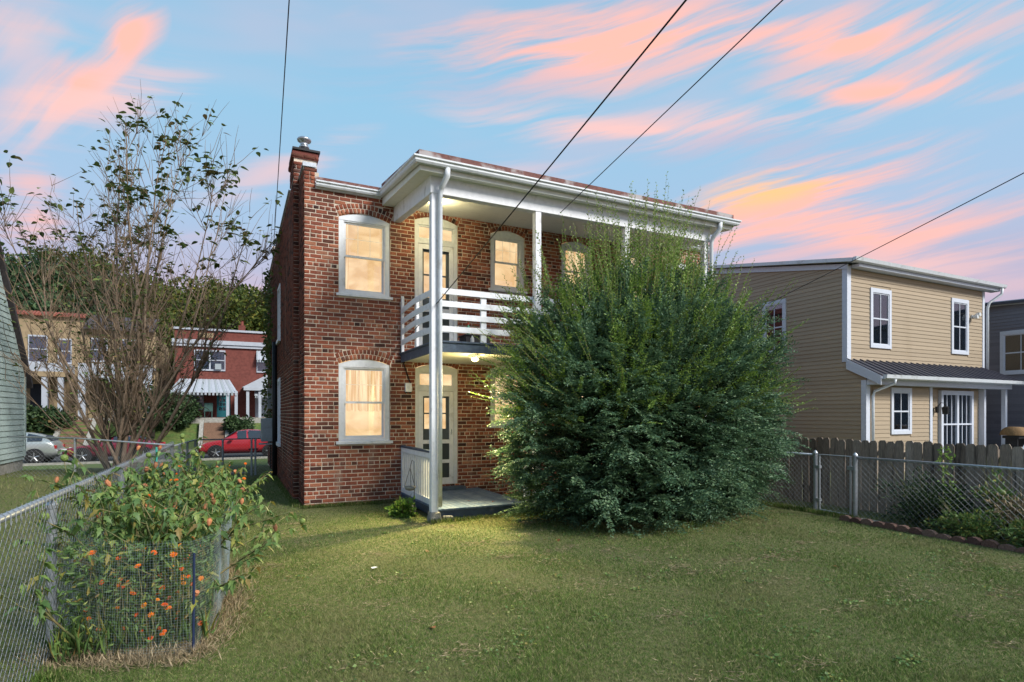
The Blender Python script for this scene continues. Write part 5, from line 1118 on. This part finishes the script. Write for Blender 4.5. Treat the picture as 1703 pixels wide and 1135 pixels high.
for u, v, h, r, m, lb in ((-5.7, 29.6, 3.3, 1.9, 'leaf_hedge', 'dark conical evergreen shrub on the bank behind the bare tree'), (-4.4, 30.4, 2.2, 1.3, 'leaf_hedge', 'lower dark shrub beside the awning porch'), (-12.4, 30.4, 1.3, 1.2, 'leaf_hedge', 'clipped dark hedge clump under the tan porch, left one'), (-10.9, 30.4, 1.3, 1.2, 'leaf_hedge', 'clipped dark hedge clump under the tan porch, right one'), (-13.9, 30.4, 1.4, 1.2, 'leaf_hedge', 'hedge clump nearest the pale green shed'), (-.9, 29.6, 1.5, .9, 'leaf_hedge', 'spiky dark shrub beside the short brown steps')):
    far_tree('garden_shrub', lb, u, v, h, r, m, 2600, 'shrubs on the bank across the street', 'shrub', None, 0.0, .2)

# ================================================================ TALL PLANT, FLOWERS, MESH SCREEN
TP = thing('tall_leafy_plant', 'sprawling tall plant with lobed green leaves and dry orange seed heads at left', 'plant', (-1.8, -5, 0))
lp, ld, ls_, tips = [], [], [], []; stg = MB()
for k in range(110):
    v0 = random.uniform(-6.0, -2.2); p = Vector((random.uniform(-2.1, -1.5), v0, 0))
    d = Vector((random.gauss(.12, .46), random.gauss(-.04, .30), 1)).normalized(); L_ = random.uniform(.75, 1.16)
    pts, dirs = bend(p, d, L_, 7, -.01, .10); stg.tube(pts, [.011 * (1 - .6 * i / 7) for i in range(8)], 5)
    for b in range(4):
        i = random.randint(4, 7); dd = (dirs[i] + Vector((random.gauss(0, .8), random.gauss(0, .8), random.uniform(-.3, .4)))).normalized()
        q, qd = bend(pts[i], dd, random.uniform(.15, .5), 4, .02, .12); stg.tube(q, [.006, .005, .0045, .004, .003], 4)
        for j in range(1, 5):
            for _ in range(random.randint(2, 5)):
                az_ = random.uniform(0, 6.28); lp.append(tuple(q[j])); ld.append((math.cos(az_), math.sin(az_), random.uniform(-1.1, .15))); ls_.append(random.uniform(.065, .125))
        tips.append(q[-1])
tag(stg.build('stems', 'stem_green', TP, smooth=True), kind='stuff')
place_leaves('leaf', leaf_unit('leaf', 'leaf_plant', LOBED, .35), TP, np.array(lp), np.array(ld), np.array(ls_), 300, LOBED, 'leaf_plant', .35)
bud = MB().lathe([(.004, -.03), (.012, -.02), (.019, 0), (.020, .012), (.013, .026), (.017, .034), (.004, .03)], (0, 0, 0), 7).mesh('seed_head'); bud.materials.append(MATS['bud'])
pod = MB().lathe([(.004, -.032), (.02, -.026), (.031, -.006), (.029, .012), (.017, .028), (.003, .032)], (0, 0, 0), 9).mesh('seed_pod'); pod.materials.append(MATS['pod'])
for i, t in enumerate(tips):
    if i % 5 == 0: inst('seed_head' if i % 15 else 'seed_pod', bud if i % 15 else pod, TP, t + Vector((0, 0, .03)), (random.gauss(0, .4), random.gauss(0, .4), 0), (1.0,) * 3)
FL = thing('marigold_clump', 'low orange flowers and ferny greenery behind the wire mesh screen', 'flowers', (-1.8, -5.5, 0))
fm = MB()
for ring, (rr, nn_, zz) in enumerate(((.026, 9, 0), (.017, 7, .008), (.008, 5, .014))):
    for k in range(nn_):
        a = k * 2 * math.pi / nn_ + ring * .3; b = len(fm.v); w_ = 2.2 / nn_
        fm.v += [(0, 0, zz - .004), (rr * math.cos(a - w_), rr * math.sin(a - w_), zz), (rr * 1.15 * math.cos(a), rr * 1.15 * math.sin(a), zz + .004), (rr * math.cos(a + w_), rr * math.sin(a + w_), zz)]; fm.f.append((b, b + 1, b + 2, b + 3))
fme = fm.mesh('flower'); fme.materials.append(MATS['flower_orange']); stm = MB()
for k in range(104):
    if k < 72:
        p = Vector((random.uniform(-2.15, -1.36), 0, random.uniform(.06, .74))); p.y = -6.30 + max(0, (-1.75 - p.x)) * .75 + abs(random.gauss(0, .25)) + .05
    else: p = Vector((random.uniform(-2.0, -1.0), random.uniform(-5.2, -2.2), random.uniform(.55, 1.12)))
    inst('flower', fme, FL, p, (random.uniform(.2, 1.2), random.gauss(0, .3), random.uniform(-.8, .6)), (random.uniform(.45, .85),) * 3); stm.tube([(p.x + random.gauss(0, .05), p.y + random.gauss(0, .05), 0), tuple(p)], .003, 3, False)
tag(stm.build('flower_stems', 'stem_green', FL), kind='stuff')
n = 15000; pp = np.stack([rng.uniform(-2.25, -1.3, n), rng.uniform(-6.25, -1.6, n), rng.random(n) ** 1.2 * .78], 1)
leaf_mesh('ferny_leaves', pp, rng.normal(size=(n, 3)) + [0, 0, .5], rng.uniform(.03, .075, n), 'leaf_plant', FL, .3)
n = 3200; pp = np.stack([rng.uniform(-2.25, -1.3, n), rng.uniform(-6.25, -1.6, n), np.zeros(n)], 1)
leaf_mesh('grass_tufts', pp, rng.normal(size=(n, 3)) * .25 + [0, 0, 1], rng.uniform(.14, .36, n), 'leaf_plant', FL, .018, .01)
n = 7000; t = rng.random(n); e = rng.normal(size=n) * .11
pth = np.array([(-2.35, -5.95), (-1.9, -6.3), (-1.42, -6.45), (-1.25, -5.8), (-1.16, -5.1), (-1.2, -3.8)]); cum = np.linspace(0, 1, len(pth))
pp = np.stack([np.interp(t, cum, pth[:, 0]) + e, np.interp(t, cum, pth[:, 1]) + rng.normal(size=n) * .08, np.zeros(n)], 1)
tag(leaf_mesh('dry_grass', pp, rng.normal(size=(n, 3)) * .9 + [0, 0, .55], rng.uniform(.03, .10, n), 'straw', None, .05, .02), 'pale dry straw around the foot of the wire mesh screen', 'dry grass')
MS = thing('wire_mesh_screen', 'fine square wire mesh screen round the flower bed at left', 'screen', (-1.5, -6, 0)); msh = MB()
path = [(-2.30, -5.84), (-2.0, -6.18), (-1.70, -6.36), (-1.42, -6.40), (-1.31, -6.1), (-1.27, -5.8), (-1.22, -5.2), (-1.19, -4.4), (-1.22, -3.4), (-1.30, -2.2)]
pl_ = [Vector((*p, 0)) for p in path]; seg = [(b - a).length for a, b in zip(pl_, pl_[1:])]; tot = sum(seg)
def along(s):
    for a, b, l in zip(pl_, pl_[1:], seg):
        if s <= l: return a.lerp(b, s / l)
        s -= l
    return pl_[-1]
def lean(s, z): p = along(s); return (p.x + .03 * math.sin(s * 5) * z + .03 * z, p.y + .02 * math.sin(s * 7 + 1) * z, z)
cell = .019
for s in np.arange(0, tot, cell): msh.tube([lean(s, .0), lean(s, .4), lean(s, .82 + .02 * math.sin(s * 3))], .0005, 3, False)
for z in np.arange(.01, .82, cell): msh.tube([lean(s, z) for s in np.linspace(0, tot, 40)], .0005, 3, False)
tag(msh.build('wire_cloth', 'cloth_wire', MS), kind='stuff')
tag(MB().tube([(-1.40, -6.37, -.1), (-1.395, -6.36, .72)], .009, 8).build('plant_stake', 'blue_stake'), 'dark blue stake holding the corner of the wire mesh screen', 'stake')
tag(MB().tube([(-2.05, -2.4, 0), (-2.05, -2.4, 1.30)], .012, 8).build('plant_stake', 'teal'), 'bright teal stake standing above the tall leafy plant', 'stake')

# ================================================================ RIGHT BED PLANTS
def clump(name, label, u, v, h, r, m, n, ls=.06, asp=.4, upb=.5, cat='plant', group='weeds along the right fence'):
    T = thing(name, label, cat, (u, v, 0), group); q = unit(rng.normal(size=(n, 3))) * (rng.random((n, 1)) ** .4)
    q *= (1 + .45 * np.sin(q[:, [1]] * 5 + u * 9) * np.sin(q[:, [2]] * 6 + v * 7)); p = q * np.array([r, r * 1.35, h / 2]) + np.array([u, v, h * .42]); p[:, 2] = np.maximum(p[:, 2], .01); p += np.sin(p[:, [1, 2, 0]] * 13) * .05
    leaf_mesh('leaves', p, q + rng.normal(size=(n, 3)) * .7 + [0, 0, upb], rng.uniform(.6, 1.3, n) * ls, m, T, asp); s = MB()
    for k in range(26): a = random.uniform(0, 6.28); s.tube([(u, v, 0), (u + math.cos(a) * r * .9, v + math.sin(a) * r * 1.3, h * random.uniform(.5, 1.35))], [.006, .002], 4, False)
    tag(s.build('stems', 'stem_green', T), kind='stuff'); return T
clump('weed_clump', 'dark leafy shrub growing through the right fence by the gate', 8.45, -6.0, .75, .42, 'leaf_hedge', 3200)
clump('weed_clump', 'low mixed weeds in front of the right fence', 8.05, -6.75, .42, .30, 'leaf_plant', 2400, .05)
clump('weed_clump', 'green weeds spilling over the edging near the right frame edge', 8.0, -7.6, .45, .30, 'leaf_plant', 2200, .06)
clump('weed_clump', 'tangled brown dry weeds against the right fence', 8.5, -7.15, .72, .36, 'straw', 1500, .08, .2)
clump('weed_clump', 'dark green weeds between chain link and picket fence at far right', 8.6, -7.9, .62, .36, 'leaf_hedge', 2200)
LT = clump('fruiting_plant', 'small leafy plant with yellow green fruits behind the right fence', 8.5, -6.85, .85, .16, 'leaf_plant', 700, .08, .5)
for k in range(2): MB().lathe([(.004, -.04), (.03, -.03), (.042, 0), (.03, .03), (.004, .04)], (8.36, -6.88 - k * .08, .62 + .03 * k), 10).build('fruit', 'pod', LT, smooth=True)
YS = thing('young_weed', 'tall thin yellow green weed rising above the right chain link rail', 'plant', (8.35, -6.4, 0)); s = MB(); pts = [(8.35, -6.4, 0), (8.36, -6.36, .5), (8.33, -6.3, .9), (8.33, -6.26, 1.2)]; s.tube(pts, [.008, .006, .004, .002], 5); s.build('stem', 'stem_green', YS)
n = 120; z = rng.uniform(.35, 1.25, n); leaf_mesh('leaves', np.stack([8.34 + rng.normal(size=n) * .05, -6.4 + z * .11 + rng.normal(size=n) * .05, z], 1), rng.normal(size=(n, 3)) + [0, 0, .2], rng.uniform(.04, .08, n), 'leaf_shoot', YS, .5)
clump('corner_weed', 'bright green weed at the foot of the left porch post', 1.42, -1.62, .30, .16, 'leaf_bright', 420, .085, .7, .2, group='weeds by the porch')
clump('corner_weed', 'small green weed in front of the porch slab', 3.55, -2.55, .12, .18, 'leaf_bright', 260, .06, .5, .2, group='weeds by the porch')
VN = thing('wall_vine', 'green vine climbing the far end of the brick house side wall', 'vine', (-.2, 8, 0))
n = 620; vv = rng.uniform(6.6, 9.4, n); z = np.where(rng.random(n) < .55, rng.uniform(3.6, 6.1, n), rng.uniform(1.6, 4, n)); pp = np.stack([-.13 - rng.random(n) * .14 - .06 * np.sin(z * 3) ** 2, vv, z], 1)
leaf_mesh('leaves', pp, rng.normal(size=(n, 3)) + [-.5, 0, -.2], rng.uniform(.08, .16, n), 'leaf_tree', VN, .7); MB().tube([(-.13, 8.6, 0), (-.14, 8.4, 3), (-.14, 8.8, 6)], .02, 5).build('stem', 'bark_dark', VN)

# ================================================================ SMALL THINGS
def wire(label, p0, p1, ext, r=.009, sag=.06):
    p0, p1 = Vector(p0), Vector(p1); p2 = p0 + (p1 - p0) * ext; pts = []
    for i in range(25): t = i / 24; q = p0.lerp(p2, t); q.z -= sag * 4 * t * (1 - t); pts.append(q)
    tag(MB().tube(pts, r, 6).build('overhead_wire', 'black_wire'), label, 'wire', 'overhead wires')
wire('thin overhead wire dropping to the rear chimney left of the house', (-.1, 7.6, 6.65), (-.49, -3.03, 7.19), 1.9, .008, .0)
wire('black overhead cable sloping down to the left end of the balcony', (1.80, -.04, 3.07), (1.682, -7.976, 4.638), 1.9, .0075, .06)
wire('black overhead cable ending at the porch roof beam', (4.04, -2.38, 5.29), (3.632, -7.27, 5.73), 2.2, .0065, .0)
wire('black overhead cable running to the side of the yellow house', (15.24, 2.59, 5.52), (11.34, -6.0, 6.02), 1.8, .009, .05)
HD = thing('hanging_dish', 'white hanging dish on a thin wire stand before the porch railing', 'dish', (1.60, -1.4, 0))
MB().lathe([(.03, .40), (.08, .42), (.105, .47), (.10, .475), (.075, .435), (.02, .42)], (1.60, -1.4, 0), 16).build('bowl', 'concrete', HD, smooth=True); s = MB()
for k in range(3): a = k * 2.1 + .4; s.tube([(1.60 + .1 * math.cos(a), -1.4 + .1 * math.sin(a), .47), (1.60, -1.4, .80)], .004, 5)
s.tube([(1.69, -1.36, 0), (1.68, -1.36, .9), (1.64, -1.38, .93), (1.60, -1.4, .80)], .006, 6); s.build('wire_stand', 'black_iron', HD)
CR = thing('storage_crate', 'dark storage crate standing on the balcony floor', 'crate', (3.0, -.9, 2.93)); MB().box(2.75, 3.25, -1.1, -.75, 2.95, 3.20).build('body', 'dark_box', CR, bevel=.01); MB().box(2.73, 3.27, -1.12, -.73, 3.202, 3.23).build('lid', 'dark_box', CR, bevel=.008)
def bottle(label, u, v, z, h, m, cap):
    T = thing('bottle', label, 'bottle', (u, v, z)); MB().lathe([(.03, z), (.034, z + .01), (.034, z + h * .6), (.014, z + h * .78), (.012, z + h * .85)], (u, v, 0), 12).build('body', m, T, smooth=True); MB().lathe([(.016, z + h * .85), (.016, z + h)], (u, v, 0), 10).build('cap', cap, T)
bottle('white bottle standing on the balcony floor behind the rails', 2.62, -1.75, 2.93, .21, 'bottle_white', 'dark_box'); bottle('green bottle with red cap on the balcony crate', 2.86, -.95, 3.23, .24, 'bottle_green', 'cap_red')
dl = leaf_unit('fallen_leaf', 'dead_leaf', OVAL, .3)
def fallen(label, u, v, z, s, group):
    o = bpy.data.objects.new('fallen_leaf', dl); COL.objects.link(o); o.location = (u, v, z); o.rotation_euler = (random.gauss(0, .25), random.gauss(0, .25), random.uniform(0, 6.28)); o.scale = (s, s, s); tag(o, label, 'leaf', group)
for u, v, s, lb in ((.30, -6.72, .09, 'reddish brown leaf alone on the near lawn, lowest of the fallen leaves'), (1.02, -4.17, .07, 'small russet leaf on the lawn between paper scrap and porch'), (2.85, -4.35, .09, 'russet leaf on the lawn in front of the shrub, left of two'), (3.47, -4.42, .09, 'russet leaf on the lawn in front of the shrub, right of two'), (.36, -2.67, .06, 'tiny brown leaf on the lawn below the ground floor window'), (4.9, -6.9, .07, 'brown leaf on the right half of the open lawn')): fallen(lb, u, v, .024, s, 'fallen leaves on the lawn')
for u, v, lb in ((2.55, -1.75, 'dead brown leaf on the porch boards, nearer the left post'), (2.95, -1.95, 'dead brown leaf on the porch boards, nearer the front edge')): fallen(lb, u, v, .205, .08, 'dead leaves on the porch')
tag(MB().hexa([(.23, -4.75, .022), (.29, -4.72, .022), (.275, -4.68, .022), (.22, -4.71, .022), (.23, -4.75, .026), (.29, -4.72, .03), (.275, -4.68, .026), (.22, -4.71, .03)]).build('paper_scrap', 'paper'), 'small white paper scrap on the lawn', 'litter')
BK = thing('bicycle', 'bicycle leaning on the far awning porch', 'bicycle', (-3.5, 31.2, 1.52))
for x in (-3.95, -3.0):
    w_ = MB(); ring = [(x + .33 * math.cos(a), 31.2, 1.86 + .33 * math.sin(a)) for a in np.linspace(0, 2 * math.pi, 19)]; w_.tube(ring, .02, 5, False); w_.build('wheel', 'tyre', BK)
MB().tube([(-3.95, 31.2, 1.86), (-3.6, 31.2, 2.3), (-3.15, 31.2, 2.3), (-3.0, 31.2, 1.86)], .018, 5).tube([(-3.6, 31.2, 2.3), (-3.45, 31.2, 1.84), (-3.15, 31.2, 2.3)], .018, 5).tube([(-3.15, 31.2, 2.3), (-3.12, 31.2, 2.5)], .015, 5).build('frame', 'dark_box', BK); MB().box(-3.68, -3.5, 31.14, 31.26, 2.42, 2.47).build('saddle', 'dark_box', BK); MB().tube([(-3.12, 30.95, 2.52), (-3.12, 31.45, 2.52)], .014, 5).build('handlebar', 'dark_box', BK)
GC = thing('porch_chair', 'green chair on the far awning porch beside the bicycle', 'chair', (-2.75, 31.5, 1.52)); MB().box(-3.0, -2.5, 31.3, 31.75, 1.93, 1.98).build('seat', 'chair_green', GC); MB().box(-3.0, -2.5, 31.72, 31.77, 1.98, 2.5).build('backrest', 'chair_green', GC)
for x in (-2.98, -2.56):
    for y in (31.32, 31.7): bx(x, x + .04, y, y + .04, 1.52, 1.93).build('leg', 'chair_green', GC)
